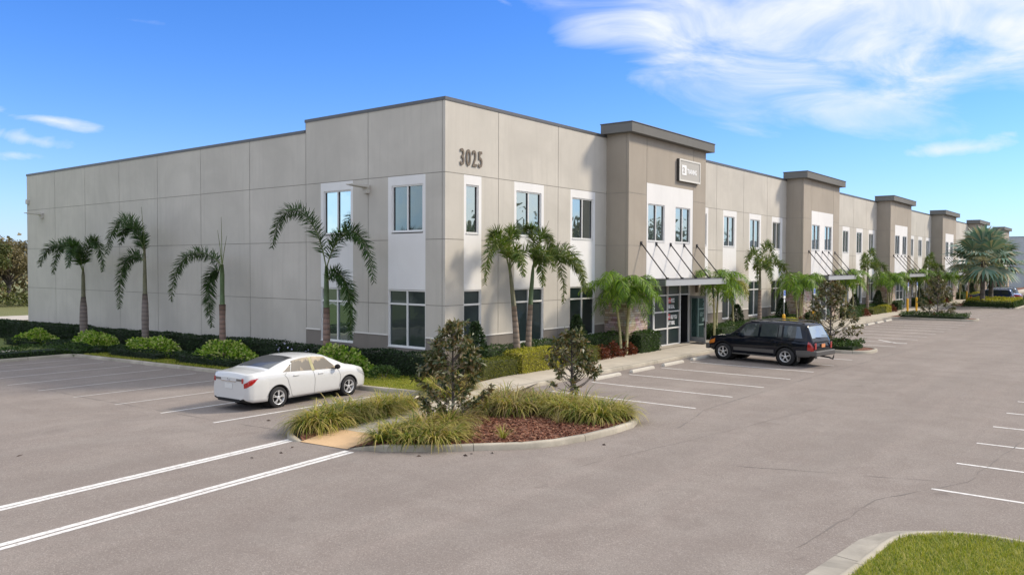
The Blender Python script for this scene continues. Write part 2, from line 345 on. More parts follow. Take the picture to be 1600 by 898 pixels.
def hedge_box(name,x0,x1,y0,y1,z0,z1,mat,dens=170,ls=.09,label=None,group=None,cat='hedge',round_=.12,wob=.05,fz=None,core=(.012,.02,.008)):
    """clipped hedge: leafy faces of a box over a dark inner mass"""
    rt=empty(name,((x0+x1)/2,(y0+y1)/2,z0),0,label,cat,group)
    dx,dy,dz=(x1-x0),(y1-y0),(z1-z0); hx,hy=dx/2,dy/2
    areas=np.array([dx*dy,dx*dz,dx*dz,dy*dz,dy*dz]); n=int(areas.sum()*dens*1.5); f=rng.choice(5,n,p=areas/areas.sum())
    u=rng.uniform(-1,1,n); v=rng.uniform(-1,1,n); P=np.zeros((n,3)); Nn=np.zeros((n,3))
    k=f==0; P[k]=np.stack([u[k]*hx,v[k]*hy,np.full(k.sum(),dz)],1); Nn[k]=(0,0,1)
    for i,s in ((1,-1),(2,1)): k=f==i; P[k]=np.stack([u[k]*hx,np.full(k.sum(),s*hy),(v[k]+1)/2*dz],1); Nn[k]=(0,s,.3)
    for i,s in ((3,-1),(4,1)): k=f==i; P[k]=np.stack([np.full(k.sum(),s*hx),u[k]*hy,(v[k]+1)/2*dz],1); Nn[k]=(s,0,.3)
    # soften the outline with low-frequency bumps
    ph=rng.uniform(0,6,6); w=(np.sin(P[:,0]*2.1+ph[0])*np.sin(P[:,1]*2.6+ph[1])+.7*np.sin(P[:,0]*5.3+ph[2]+P[:,2]*4)*np.sin(P[:,1]*4.9+ph[3]))*wob
    P+=Nn*(w-.02)[:,None]
    edge=np.clip((np.abs(P[:,2]/dz)-.8)/.2,0,1)
    ex=np.clip((np.abs(P[:,0])-(hx-round_))/round_,0,1); ey=np.clip((np.abs(P[:,1])-(hy-round_))/round_,0,1)
    P[:,2]-=np.where(f==0,(ex**2+ey**2)*round_*.6,0); P[:,0]-=np.sign(P[:,0])*np.where(f>=3,edge**2*round_*.6,0); P[:,1]-=np.sign(P[:,1])*np.where((f==1)|(f==2),edge**2*round_*.6,0)
    P+=rng.normal(0,.02,P.shape)
    D=Nn+rng.normal(0,.75,(n,3))+np.array([0,0,.15])
    ls_=ls*(1+.25*np.sin(P[:,0]*1.7+ph[4])*np.sin(P[:,1]*1.9+ph[5])); V,F=leaves(P,D,rng.uniform(.65,1.5,n)*ls_,rng.uniform(.45,.65,n)*ls)
    if fz is not None: V[:,2]+=fz(V[:,0]+(x0+x1)/2,V[:,1]+(y0+y1)/2)
    npmesh('foliage',V,F,mat,rt)
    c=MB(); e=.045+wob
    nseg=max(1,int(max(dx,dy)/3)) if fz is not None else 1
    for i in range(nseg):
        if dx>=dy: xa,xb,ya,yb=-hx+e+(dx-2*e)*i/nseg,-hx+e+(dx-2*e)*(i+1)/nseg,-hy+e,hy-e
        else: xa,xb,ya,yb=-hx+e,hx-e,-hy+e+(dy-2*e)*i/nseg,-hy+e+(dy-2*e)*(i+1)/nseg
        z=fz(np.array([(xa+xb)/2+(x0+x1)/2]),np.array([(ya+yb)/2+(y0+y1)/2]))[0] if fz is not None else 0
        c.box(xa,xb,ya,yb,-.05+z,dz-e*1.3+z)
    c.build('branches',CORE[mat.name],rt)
    return rt
def blob_shrub(name,loc,rx,ry,h,mat,n,ls,label=None,group=None,cat='shrub',mat2=None,cone=0,lo=.0,stem=True,inner=.55,wfac=.5):
    """rounded shrub of leaves through a lumpy shell; mat2 = dark lower tier"""
    rt=empty(name,loc,0,label,cat,group)
    d=unit(rng.normal(size=(n,3))); d[:,2]=np.abs(d[:,2])*1.0-.12
    ph=rng.uniform(0,6,3); lump=1+.12*np.sin(d[:,0]*5+ph[0])*np.sin(d[:,1]*5+ph[1])+.08*np.sin(d[:,2]*9+ph[2])
    r=(inner+(1-inner)*rng.uniform(0,1,n)**.5)*lump
    P=np.stack([d[:,0]*rx*r,d[:,1]*ry*r,lo+(h-lo)*np.clip(d[:,2]*r,0,1.1)],1)
    if cone:
        zz=rng.uniform(0,1,n)**1.15; a=rng.uniform(0,2*PI,n); rr=(1-zz)**.7*.95+.08; rr=rr*np.where(zz<.1,.8,1)
        rr=rr*(.25+.75*rng.uniform(0,1,n)**.5)*(1+.15*np.sin(a*3+zz*9+ph[0]))
        P=np.stack([np.cos(a)*rr*rx,np.sin(a)*rr*ry,lo+(h-lo)*zz],1); d=unit(np.stack([np.cos(a),np.sin(a),np.full(n,.5)],1))
    D=d+rng.normal(0,.6,(n,3))+np.array([0,0,.25])
    V,F=leaves(P,D,rng.uniform(.7,1.3,n)*ls,rng.uniform(.8,1.2,n)*ls*wfac)
    npmesh('foliage',V,F,mat,rt)
    if mat2 is not None:
        n2=n//2; a=rng.uniform(0,2*PI,n2); rr=rng.uniform(.85,1.12,n2); z=rng.uniform(0,h*.55,n2)
        P=np.stack([np.cos(a)*rx*rr,np.sin(a)*ry*rr,z],1); D=np.stack([np.cos(a),np.sin(a),np.full(n2,.4)],1)+rng.normal(0,.6,(n2,3))
        V,F=leaves(P,D,ls*.8,ls*.4); npmesh('skirt',V,F,mat2,rt)
    if stem:
        m=MB()
        for k in range(4):
            a=rng.uniform(0,6.28); m.tube([(0,0,-.05),(math.cos(a)*rx*.15,math.sin(a)*ry*.15,h*.3),(math.cos(a)*rx*.3,math.sin(a)*ry*.3,h*.6)],[.02,.015,.008],5)
        m.build('stem',M['bark'],rt)
    return rt
def bez(c,t):
    c=[np.array(p,float) for p in c]; t=t[:,None]
    return (1-t)**3*c[0]+3*(1-t)**2*t*c[1]+3*(1-t)*t**2*c[2]+t**3*c[3]
def frond(ctrl,parent,mat,nl=46,ll=.5,lw=.05,plum=.35,hang=.55,base=.16,stemm=None,name='frond'):
    """ctrl: 4 Bezier points relative to the palm; leaflets down both sides, drooping"""
    t=np.linspace(0,1,13); C=bez(ctrl,t)
    m=MB(); m.tube([tuple(p) for p in C],list(np.linspace(.028,.006,13)),5)
    ts=np.repeat(np.linspace(base,1,nl),2); ts=np.clip(ts+rng.uniform(-.4,.4,len(ts))/nl,0,1)
    Pn=bez(ctrl,ts); T=unit(bez(ctrl,np.clip(ts+.01,0,1.01))-bez(ctrl,ts-.01))
    up=np.tile([0,0,1.],(len(ts),1)); hd=np.array(ctrl[3],float)-np.array(ctrl[0],float); hd[2]=0; 
    if np.linalg.norm(hd)<.1: hd=np.array([.3,1,0])
    hd/=np.linalg.norm(hd); sdv=np.cross(hd,[0,0,1.]); side=np.tile(sdv,(len(ts),1))*np.where(np.arange(len(ts))%2==0,1,-1)[:,None]
    Nn=np.cross(T,side*np.where(np.arange(len(ts))%2==0,1,-1)[:,None])
    prof=np.sin(PI*np.clip(.22+.74*(ts-base)/(1-base),0,1))**.55
    if plum>=.4:      # leaflets stand all round the stem
        ph=rng.uniform(0,2*PI,len(ts)); D=T*.6+(side*np.cos(ph)[:,None]+Nn*np.sin(ph)[:,None])*.85+np.array([0,0,-hang*.25])
    else: D=T*.62+side*.8+Nn*rng.normal(0,plum,len(ts))[:,None]+np.array([0,0,-hang*.35])
    D=unit(D)
    L=ll*prof*rng.uniform(.85,1.1,len(ts))
    # leaflet: 2-segment strip
    w=lw*(.6+.4*prof); S1=unit(np.cross(D,Nn+rng.normal(0,.3,Nn.shape)))
    mid=Pn+D*(L*.5)[:,None]; tip=mid+unit(D+np.array([0,0,-hang]))*(L*.5)[:,None]
    V=np.stack([Pn-S1*w[:,None]*.25,Pn+S1*w[:,None]*.25,mid+S1*w[:,None]*.5,mid-S1*w[:,None]*.5,tip+S1*w[:,None]*.06,tip-S1*w[:,None]*.06],1).reshape(-1,3)
    b=np.arange(len(ts))*6; F=np.concatenate([np.stack([b,b+1,b+2,b+3],1),np.stack([b+3,b+2,b+4,b+5],1)])
    sv=np.array(m.v); sf=np.array([f for f in m.f if len(f)==4]); VV,FF=join([(V,F),(sv,sf)])
    mi=np.r_[np.zeros(len(F)),np.ones(len(sf))]
    return npmesh(name,VV,FF,[mat,stemm or M['rachis']],parent,mi=mi)
def arch(az,L,up,droop,z0):
    """generic arching frond control points"""
    c,s=math.cos(az),math.sin(az)
    return [(0,0,z0),(c*L*.22,s*L*.22,z0+up),(c*L*.75,s*L*.75,z0+up*1.05),(c*L,s*L,z0+up-droop)]
def palm(name,loc,pts,rads,shaft,fronds,label,group,tm,sm,lm,lean=(0,0),nl=46,ll=.5,spear=(),lw=.055,plum=.45,hang=.55,base=.14,top=None):
    """pts/rads: trunk heights & radii; shaft: list of (z,r)"""
    rt=empty(name,loc,0,label,'palm tree',group)
    zt=shaft[-1][0]
    def P(z): q=(max(z,0)/zt)**1.5; return (lean[0]*q,lean[1]*q,z)
    zs=[pts[0]]
    k_=.72 if name=='palm_tree' and tm in (M['trunk'],M['trunkred']) else 1
    rads=[r*k_ for r in rads]; shaft=[(z,r*(k_ if i<2 else .85 if k_<1 else 1)) for i,(z,r) in enumerate(shaft)]
    m=MB(); m.tube([P(z) for z in pts],rads,12); m.build('trunk',tm,rt)
    m=MB(); m.tube([P(z) for z,_ in shaft],[r for _,r in shaft],10); m.build('crownshaft',sm,rt)
    for fr in fronds:
        kw=fr[1] if isinstance(fr,tuple) and isinstance(fr[1],dict) else {}
        c=fr[0] if kw or (isinstance(fr,tuple) and isinstance(fr[1],dict)) else fr
        c=[(p[0]+lean[0],p[1]+lean[1],p[2]) for p in c]
        k=dict(nl=nl,ll=ll,lw=lw,plum=plum,hang=hang,base=base); k.update({a:b for a,b in kw.items() if a!='mat'})
        frond(c,rt,kw.get('mat',lm),**k)
    for a in spear:
        m=MB(); m.tube([(lean[0]+a[0]*0,lean[1],zt-.1),(lean[0]+a[0]*.5,lean[1]+a[1]*.5,zt+(a[2])*.55),(lean[0]+a[0],lean[1]+a[1],zt+a[2])],[.022,.014,.006],6); m.build('spear_leaf',M['rachis'],rt)
    return rt
# ------------------------------------------------------------------ ground, roads, kerbs
def sheet(name,poly,z,mat,kind='structure',slope=True,ysplit=(-2,45)):
    """flat polygon (convex) split at the grade breaks so it follows the ground"""
    polys=[poly]
    for ys in ysplit:
        nxt=[]
        for p in polys:
            lo=[];hi=[]
            for i in range(len(p)):
                a,b=p[i],p[(i+1)%len(p)]
                (lo if a[1]<=ys else hi).append(a)
                if (a[1]-ys)*(b[1]-ys)<0:
                    t=(ys-a[1])/(b[1]-a[1]); q=(a[0]+t*(b[0]-a[0]),ys); lo.append(q);hi.append(q)
            if len(lo)>2: nxt.append(lo)
            if len(hi)>2: nxt.append(hi)
        polys=nxt
    m=MB()
    for p in polys: m.add([(x,y,(gz(x,y) if slope else 0)+z) for x,y in p],[list(range(len(p)))])
    o=m.build(name,mat); o['kind']=kind; return o
sheet('ground',[(-700,-700),(1200,-700),(1200,1300),(-700,1300)],-.06,M['field'])
m=MB()
m.add([(-150,-150,0),(190,-150,0),(190,-2,0),(-150,-2,0)],[(0,1,2,3)])
m.add([(-150,-2,0),(-3.7,-2,0),(-3.7,22.8,gz(0,22.8)),(-150,22.8,gz(0,22.8))],[(0,1,2,3)])
m.build('parking_lot',M['asphalt'])['kind']='structure'
sheet('road',[(-300,61),(300,61),(300,68.5),(-300,68.5)],.02,M['slab'])
def arc(cx,cy,r,a0,a1,n=7): return [(cx+r*math.cos(R(a0+(a1-a0)*i/n)),cy+r*math.sin(R(a0+(a1-a0)*i/n))) for i in range(n+1)]
def kerb(name,pts,h=.15,w=.16,mat=None,hfun=None):
    V=[];F=[];UV=[];s=0
    n=len(pts)
    for i,(x,y) in enumerate(pts):
        a=pts[max(i-1,0)];b=pts[min(i+1,n-1)]
        dx,dy=b[0]-a[0],b[1]-a[1];l=math.hypot(dx,dy) or 1; nx,ny=-dy/l,dx/l   # left = bed side
        if i: s+=math.hypot(x-pts[i-1][0],y-pts[i-1][1])
        hh=h*(hfun(x,y) if hfun else 1); z=gz(x,y)
        for j,(o,zz) in enumerate(((0,-.05),(.015,hh*.75),(.035,hh*.95),(.06,hh),(w,hh),(w,-.05))):
            V.append((x+nx*o,y+ny*o,z+zz)); UV.append((s,j*.1))
    for i in range(n-1):
        for j in range(5): F.append((i*6+j,i*6+j+1,(i+1)*6+j+1,(i+1)*6+j))
    m=MB(); m.v=V;m.f=F;m.m=[0]*len(F);m.sm=[True]*len(F); m.uv=UV
    o=m.build(name,mat or M['kerb']); o['kind']='structure'; return o
chainA=[(-60,22.6),(-20,22.6),(-6,22.6),(-4.4,22.6),(-3.95,22.45),(-3.85,22.0)]+[(-3.85,y) for y in (16,10,4,0)]+[(-3.75,-2),(-3.75,-3.1)]+[(-3.85,-3.5),(-4.15,-3.8),(-4.6,-3.9)]+[(-7,-3.95),(-9.5,-3.95)]+arc(-9.75,-4.85,.9,90,180,6)+[(-10.6,-4.98),(-10.52,-5.02)]
def ramph(x,y):
    d=min(math.hypot(x+10.52,y+5.02),math.hypot(x+10.36,y+6.5)); return min(1,.12+d/.9)
kerb('kerb',chainA,hfun=ramph)
island=[(-10.36,-6.5),(-10.3,-6.75),(-10.04,-7.38),(-9.57,-7.95),(-9.11,-8.53),(-8.45,-9.13),(-7.78,-9.75),(-7.03,-10.14),(-6.01,-10.39),(-4.94,-10.48),(-3.9,-10.45),(-3.25,-10.22),(-2.92,-9.8),(-2.85,-9.2)]
def isl(x0,x1,ytip=-10.4):
    r=1.1; return [(x0-.8,-4.1),(x0-.25,-4.3),(x0,-4.9),(x0,ytip+r)]+arc(x0+r,ytip+r,r,180,270,6)[1:]+arc(x1-r,ytip+r,r,270,360,6)+[(x1,-4.9),(x1+.25,-4.3),(x1+.8,-4.1)]
chainB=island+[(-2.85,-7),(-2.85,-4.9),(-2.6,-4.35),(-2.0,-4.1),(5,-4.1),(12,-4.1)]+isl(19.2,22.0)+[(36,-4.1)]+isl(50.6,53.4)+[(64,-4.1)]+isl(76,86)+[(96,-4.1)]+isl(104,107)+[(125,-4.1),(150,-4.1),(185,-4.1)]
kerb('kerb',chainB,hfun=lambda x,y: ramph(x,y) if x<-8 else 1)
BR=[(-8.2,-40),(-8.15,-22),(-8.08,-19.8),(-8.08,-19.3),(-8.12,-18.87),(-8.34,-18.44),(-8.67,-18.05),(-9.0,-17.84),(-9.5,-17.68),(-10.5,-17.6),(-11.6,-17.5),(-14,-17.4),(-40,-17.4)]
# kerb set back behind a gutter pan on the curve
BRk=[(-8.3,-40),(-8.27,-22),(-8.2,-19.8),(-8.22,-19.3),(-8.34,-18.9),(-8.6,-18.5),(-8.95,-18.2),(-9.3,-18.08),(-9.8,-18.02),(-10.6,-17.98),(-11.6,-17.9),(-14,-17.8),(-40,-17.8)]
m=MB(); s=0; m.uv=[]
for i in range(len(BR)-1):
    l=math.hypot(BR[i+1][0]-BR[i][0],BR[i+1][1]-BR[i][1])
    m.add([(*BR[i],.006),(*BR[i+1],.006),(*BRk[i+1],.02),(*BRk[i],.02)],[(0,1,2,3)]); m.uv+=[(s,0),(s+l,0),(s+l,1),(s,1)]; s+=l
m.build('gutter',M['gutter'])['kind']='structure'
kerb('kerb',BRk,h=.1,w=.15)
def flat(name,poly,z,mat,slope=False):
    m=MB(); m.add([(x,y,z+(gz(x,y) if slope else 0)) for x,y in poly],[list(range(len(poly)))]); o=m.build(name,mat); o['kind']='structure'; return o
ZB=.125
flat('lawn',[(-8.4,-40),(-8.4,-19.8),(-8.6,-18.8),(-9.2,-18.2),(-10.6,-18.1),(-40,-17.95),(-40,-40)],.085,M['lawn'])
flat('planting_bed',[(-3.7,-2),(-3.7,-3.2),(-4.2,-3.95),(-9.6,-4.1),(-10.4,-4.7),(-10.38,-4.78),(-9.2,-4.84),(-9.2,-6.66),(-10.12,-6.86)]+[(x+.08,y+.05) for x,y in island[2:-2]]+[(-3.0,-9.8),(-2.95,-9.2),(-2.95,-4.6),(-2.2,-3.95),(0.5,-3.95),(0.5,-2)],ZB-.004,M['mulch'])
flat('planting_bed',[(.5,-3.95),(186,-3.95),(186,.2),(.5,.2)],ZB-.004,M['mulch'])
flat('planting_bed',[(-1.0,-2),(.5,-2),(.5,.2),(-1.0,.2)],ZB-.004,M['mulch'])
for a,b in ((19.2,22.0),(50.6,53.4),(76,86),(104,107)):
    r=1.0; flat('planting_bed',[(a-.1,-3.9),(a+.1,-9.3)]+arc(a+1.1,-9.3,r,180,270,5)+arc(b-1.1,-9.3,r,270,360,5)+[(b-.1,-9.3),(b+.1,-3.9)],ZB,M['mulch'])
sheet('lawn',[(-3.75,-2.0),(-.9,-2.0),(-.9,22.7),(-3.75,22.7)],ZB,M['lawn'])
sheet('planting_bed',[(-.9,.1),(.2,.1),(.2,48),(-.9,48)],ZB,M['mulch'])
sheet('lawn',[(-60,22.7),(-.9,22.7),(-.9,61),(-60,61)],ZB-.004,M['lawn'])
sheet('path',[(-60,27.2),(-4.5,27.2),(-4.5,28.6),(-60,28.6)],ZB+.004,M['walk'])
# walkway
ZW=.145
m=MB()
rear=[(-9.4,-4.96),(-8.6,-4.95),(-5,-4.2),(-3,-3.35),(-.8,-2.4),(1.5,-2.02),(4,-1.95),(60,-1.95),(186,-1.95)]
frnt=[(-9.3,-6.5),(-8.4,-6.45),(-5.4,-5.9),(-2.9,-5.25),(-.9,-4.5),(.9,-3.97),(4,-3.97),(60,-3.97),(186,-3.97)]
m.uv=[];s=0
for i in range(len(rear)-1):
    l=math.hypot(rear[i+1][0]-rear[i][0],rear[i+1][1]-rear[i][1])
    m.add([(*rear[i],ZW),(*rear[i+1],ZW),(*frnt[i+1],ZW),(*frnt[i],ZW)],[(0,3,2,1)]); m.uv+=[(s,0),(s+l,0),(s+l,1),(s,1)]; s+=l
M['walkj']=concrete_mat('walk_slabs',(.50,.44,.355),1.6,.15)
m.build('walkway',M['walkj'])['kind']='structure'
m=MB(); m.add([(-10.58,-4.99,.012),(-10.40,-6.52,.012),(-9.3,-6.5,ZW+.001),(-9.4,-4.96,ZW+.001)],[(0,1,2,3)]); m.build('kerb_ramp',M['ramp'])['kind']='structure'
m=MB(); m.add([(-10.52,-5.01,.03),(-9.35,-4.955,ZW-.002),(-9.2,-4.84,ZB-.004),(-10.4,-4.75,ZB-.004)],[(0,1,2,3)]); m.add([(-10.38,-6.53,.03),(-10.14,-6.9,ZB-.004),(-9.2,-6.66,ZB-.004),(-9.25,-6.505,ZW-.002)],[(0,1,2,3)]); m.build('planting_bed',M['mulch'])['kind']='structure'
# painted lines
def strip(name,a,b,w,z=.004,mat=None,parent=None):
    a=Vector((*a,0));b=Vector((*b,0));d=(b-a).normalized();n=Vector((-d.y,d.x,0))*w/2
    m=MB(); P=[a-n,b-n,b+n,a+n]; m.add([(p.x,p.y,gz(p.x,p.y)+z) for p in P],[(0,1,2,3)]); o=m.build(name,mat or M['line'],parent); o['kind']='structure'; return o
for y in (-1.11,1.65,4.46,7.3,10.1,12.8,15.5,18.2,20.9): strip('painted_line',(-10.5,y),(-4.35,y),.1,mat=M['linef'] if y>2 else None)
for x in (-.1,2.66,5.42,8.15,10.9,13.65,16.4): strip('painted_line',(x,-10.44),(x,-4.95),.1)
for i in range(10): strip('painted_line',(24.6+i*2.63,-10.44),(24.6+i*2.63,-5.3),.1)
strip('painted_line',(26.9,-9.9),(28.5,-8.6),.14); strip('painted_line',(26.85,-9.9),(26.85,-10.5),.14)
for i in range(8): strip('painted_line',(56+i*2.6,-10.44),(56+i*2.6,-5),.1)
for i in range(16): strip('painted_line',(-5.5+i*2.63,-23.6),(-5.5+i*2.63,-17.95),.1)
for s0,off in ((-4.66,.12),(-4.66,-.05),(-6.72,.1),(-6.72,-.08)):
    strip('crossing_line',(-10.5,s0+off-.02),(-28,s0+off-.02-1.84),.15 if off>.0 else .12)
def crack(pts,w,seed):
    r=random.Random(seed); P=[]
    for i in range(len(pts)-1):
        n=max(2,int(math.hypot(pts[i+1][0]-pts[i][0],pts[i+1][1]-pts[i][1])/.35))
        for k in range(n): t=k/n; P.append((pts[i][0]*(1-t)+pts[i+1][0]*t,pts[i][1]*(1-t)+pts[i+1][1]*t))
    P.append(pts[-1]); P=[(x+r.gauss(0,.018),y+r.gauss(0,.018)) for x,y in P]
    m=MB(); vs=[]
    for i,(x,y) in enumerate(P):
        a=P[max(i-1,0)];b=P[min(i+1,len(P)-1)];dx,dy=b[0]-a[0],b[1]-a[1];l=math.hypot(dx,dy);ww=w*r.uniform(.1,.85)*(0.15 if r.random()<.35 else 1)
        nx,ny=-dy/l*ww/2,dx/l*ww/2; vs+= [(x-nx,y-ny,gz(x,y)+.004),(x+nx,y+ny,gz(x,y)+.004)]
    m.add(vs,[(2*i,2*i+1,2*i+3,2*i+2) for i in range(len(P)-1)]); m.build('asphalt_crack',M['crack'])['kind']='structure'
M['crack2']=M['crack']
crack([(-3.2,-11.4),(0,-10.75),(8,-10.85),(20,-11.3),(40,-11.8),(70,-12)],.07,1)
crack([(-10.9,-17.0),(-7,-17.3),(-4.5,-18.4),(2,-18.9),(9,-18.7),(20,-18.7)],.05,2)
crack([(-6.2,-14.2),(-4.8,-17.9)],.03,3)
crack([(-10.0,-4.0),(-10.25,-1.1),(-10.3,6),(-10.2,12)],.05,4)
crack([(-9,-11.5),(-2.8,-12.6),(3,-13.4),(14,-13.9)],.02,5)
for i,(x,y) in enumerate([(-15.3,-1.2),(-11.6,-5.6),(-12.2,-5.4),(-11.0,-5.35),(-9.4,-2.2),(-9.1,-9.2),(-8.6,-9.5),(-8.9,-9.1),(-9.9,-8.3),(-6.2,-10.9)]):
    n=1; P=np.array([[x,y,gz(x,y)+.012]]*n)+rng.normal(0,.03,(n,3))*[1,1,.1]
    V,F=leaves(P,rng.normal(size=(n,3))*[1,1,.15],.13 if i else .24,.07,.0)
    V[:,2]=np.maximum(V[:,2],gz(x,y)+.006)
    npmesh('fallen_leaf',V,F,M['deadleaf'])
    o=bpy.context.scene.collection.objects[-1]; tag(o,'small dark fallen leaf lying on the bare asphalt','leaf','fallen leaves on the asphalt')

# ------------------------------------------------------------------ the warehouse
X0=11.68; PITCH=25.26; TW=8.65; NT=6; TD=1.27
ZG=(2.76,5.32,7.88); ZTOP=10.61; ZLOW=10.16
bld=empty('warehouse',(0,0,0),0,'long two storey beige and white commercial building with stone entrances and 3025 on its corner','building')
def wall_grid(mb,P,u0,u1,z0,z1,openings=(),zones=(),ug=(),zg=ZG,base=0,plinth=None,depth=.13,gw=.028):
    us={u0,u1};zs={z0,z1}
    for a,b,c,d in openings: us|={a,b};zs|={c,d}
    for z in zones: us|={z[0],z[1]};zs|={z[2],z[3]}
    for g in ug:
        if u0<g<u1: us|={g-gw/2,g+gw/2}
    for g in zg: zs|={g-gw/2,g+gw/2}
    if plinth: zs|={plinth}
    us=sorted(u for u in us if u0<=u<=u1); zs=sorted(z for z in zs if z0<=z<=z1)
    for i in range(len(us)-1):
        for j in range(len(zs)-1):
            uc,zc=(us[i]+us[i+1])/2,(zs[j]+zs[j+1])/2
            if us[i+1]-us[i]<1e-5 or zs[j+1]-zs[j]<1e-5: continue
            if any(a<uc<b and c<zc<d for a,b,c,d in openings): continue
            mi=base; groove=False
            if plinth and zc<plinth: mi=2
            zi=[z for z in zones if z[0]<uc<z[1] and z[2]<zc<z[3]]
            if zi: mi=zi[-1][4]
            elif any(abs(uc-g)<gw/2 for g in ug) or any(abs(zc-g)<gw/2 for g in zg if not(plinth and zc<plinth)): mi=3; groove=True
            o=.008 if groove else 0
            mb.add([P(us[i],zs[j],o),P(us[i+1],zs[j],o),P(us[i+1],zs[j+1],o),P(us[i],zs[j+1],o)],[(0,1,2,3)],mi)
    for a,b,c,d in openings:
        mi=1
        for q in (((a,c),(b,c)),((b,c),(b,d)),((b,d),(a,d)),((a,d),(a,c))):
            (ua,za),(ub,zb)=q; mb.add([P(ua,za,0),P(ub,zb,0),P(ub,zb,depth),P(ua,za,depth)],[(0,1,2,3)],mi)
PF=lambda u,z,o: (u,o,z)
PS=lambda u,z,o: (o,u,z)
WM=[M['wall'],M['white'],M['plinth'],M['joint'],M['tower']]
w=MB(); wins=[]   # (P, u0,u1,z0,z1, kind)
def bayw(sets,glasses):
    op=[];zn=[]
    for (pa,pb,wa,wb) in sets:
        op+= [(wa,wb,5.58,7.5),(pa,pb,1.0,3.34)]; zn.append((pa,pb,3.34,7.88-.014,1)); zn.append((pa,pb,.0,1.0,2))
    return op,zn
# corner bay
cs=[(1.08,2.14,1.2,1.97),(4.29,6.42,4.43,6.24),(8.53,10.66,8.68,10.48)]
op,zn=bayw(cs,0); wall_grid(w,PF,0,X0+.01,-1.3,ZTOP,op,zn,(3.22,7.52),plinth=1.45)
for a in cs: wins+= [(PF,a[2],a[3],5.58,7.5,'up'),(PF,a[0],a[1],1.0,3.34,'lo')]
for n in range(NT):
    Xn=X0+n*PITCH; a=Xn+TW; b=Xn+PITCH
    if n==NT-1: b=a+3.0; sets=[]
    else: sets=[(Xn+10.75,Xn+11.81,Xn+10.9,Xn+11.6),(Xn+14.0,Xn+16.12,Xn+14.15,Xn+15.8),(Xn+18.25,Xn+20.36,Xn+18.4,Xn+20.1),(Xn+22.4,Xn+24.5,Xn+22.55,Xn+24.2)]
    op,zn=bayw(sets,0); wall_grid(w,PF,a-.01,b+.01,-1.3,ZTOP,op,zn,(Xn+12.99,Xn+17.25,Xn+21.47),plinth=1.45)
    for s_ in sets: wins+= [(PF,s_[2],s_[3],5.58,7.5,'up'),(PF,s_[0],s_[1],1.0,3.34,'lo')]
XE=X0+(NT-1)*PITCH+TW+3.0
# side wall
ss=[(1.04,3.14,1.19,2.93),(5.28,7.39,5.41,7.19)]
op,zn=bayw(ss,0); zn.append((8.43,38,-1.5,1.45,0))
YS=8.43; YF=37.96
wall_grid(w,PS,0,YS,-1.3,ZTOP,op,zn,(.15,4.33,8.41),plinth=1.45)
wall_grid(w,PS,YS,YF,-2.5,ZLOW,(),(),(12.66,16.89,21.15,25.38,29.6,33.73))
for a in ss: wins+= [(PS,a[2],a[3],5.65,7.5,'ups'),(PS,a[0],a[1],1.04,3.33,'los')]
# remaining shell: step return, back, far end, roof
w.add([(0,YS,ZLOW),(0,YS,ZTOP),(.3,YS,ZTOP),(.3,YS,ZLOW)],[(0,1,2,3)],0)
w.add([(0,YF,-2.5),(XE,YF,-2.5),(XE,YF,ZLOW),(0,YF,ZLOW)],[(0,1,2,3)],0)
w.add([(XE,0,-2.5),(XE,YF,-2.5),(XE,YF,ZLOW),(XE,0,ZTOP)],[(0,1,2,3)],0)
w.add([(.3,0.3,9.6),(XE-.1,.3,9.6),(XE-.1,YF-.1,9.6),(.3,YF-.1,9.6)],[(0,1,2,3)],0)
w.add([(.3,.3,9.6),(XE,.3,9.6),(XE,.3,ZTOP),(.3,.3,ZTOP)],[(0,1,2,3)],0)
w.add([(.3,.3,9.6),(.3,YS,9.6),(.3,YS,ZTOP),(.3,.3,ZTOP)],[(0,1,2,3)],0)
w.add([(.3,YS,9.6),(.3,YF,9.6),(.3,YF,ZLOW),(.3,YS,ZLOW)],[(0,1,2,3)],0)
# ledge above the plinth
def ledge(P,a,b,ex):
    cur=a
    for x0,x1 in sorted(ex)+[(b,b)]:
        if x0>cur:
            q=[P(cur,1.45,-.002),P(x0,1.45,-.002),P(x0,1.46,-.03),P(cur,1.46,-.03),P(x0,1.52,-.004),P(cur,1.52,-.004)]
            w.add(q,[(0,1,2,3),(3,2,4,5)],5)
        cur=max(cur,x1)
ledge(PF,0,X0,[(a[0]-.02,a[1]+.02) for a in cs]); ledge(PS,0,YS,[(a[0]-.02,a[1]+.02) for a in ss])
for n in range(NT-1):
    Xn=X0+n*PITCH; ledge(PF,Xn+TW,Xn+PITCH,[(Xn+10.73,Xn+11.83),(Xn+13.98,Xn+16.14),(Xn+18.23,Xn+20.38),(Xn+22.38,Xn+24.52)])

w.build('wall',WM+[M['jointw']],bld)
# coping
m=MB(); m.box(-.03,XE,-.03,.36,ZTOP,ZTOP+.13); m.box(-.03,.36,.36,YS+.03,ZTOP,ZTOP+.13); m.box(-.03,.36,YS+.03,YF+.03,ZLOW,ZLOW+.13); m.box(.36,XE,YF-.3,YF+.03,ZLOW,ZLOW+.13)
m.build('coping',M['coping'],bld)

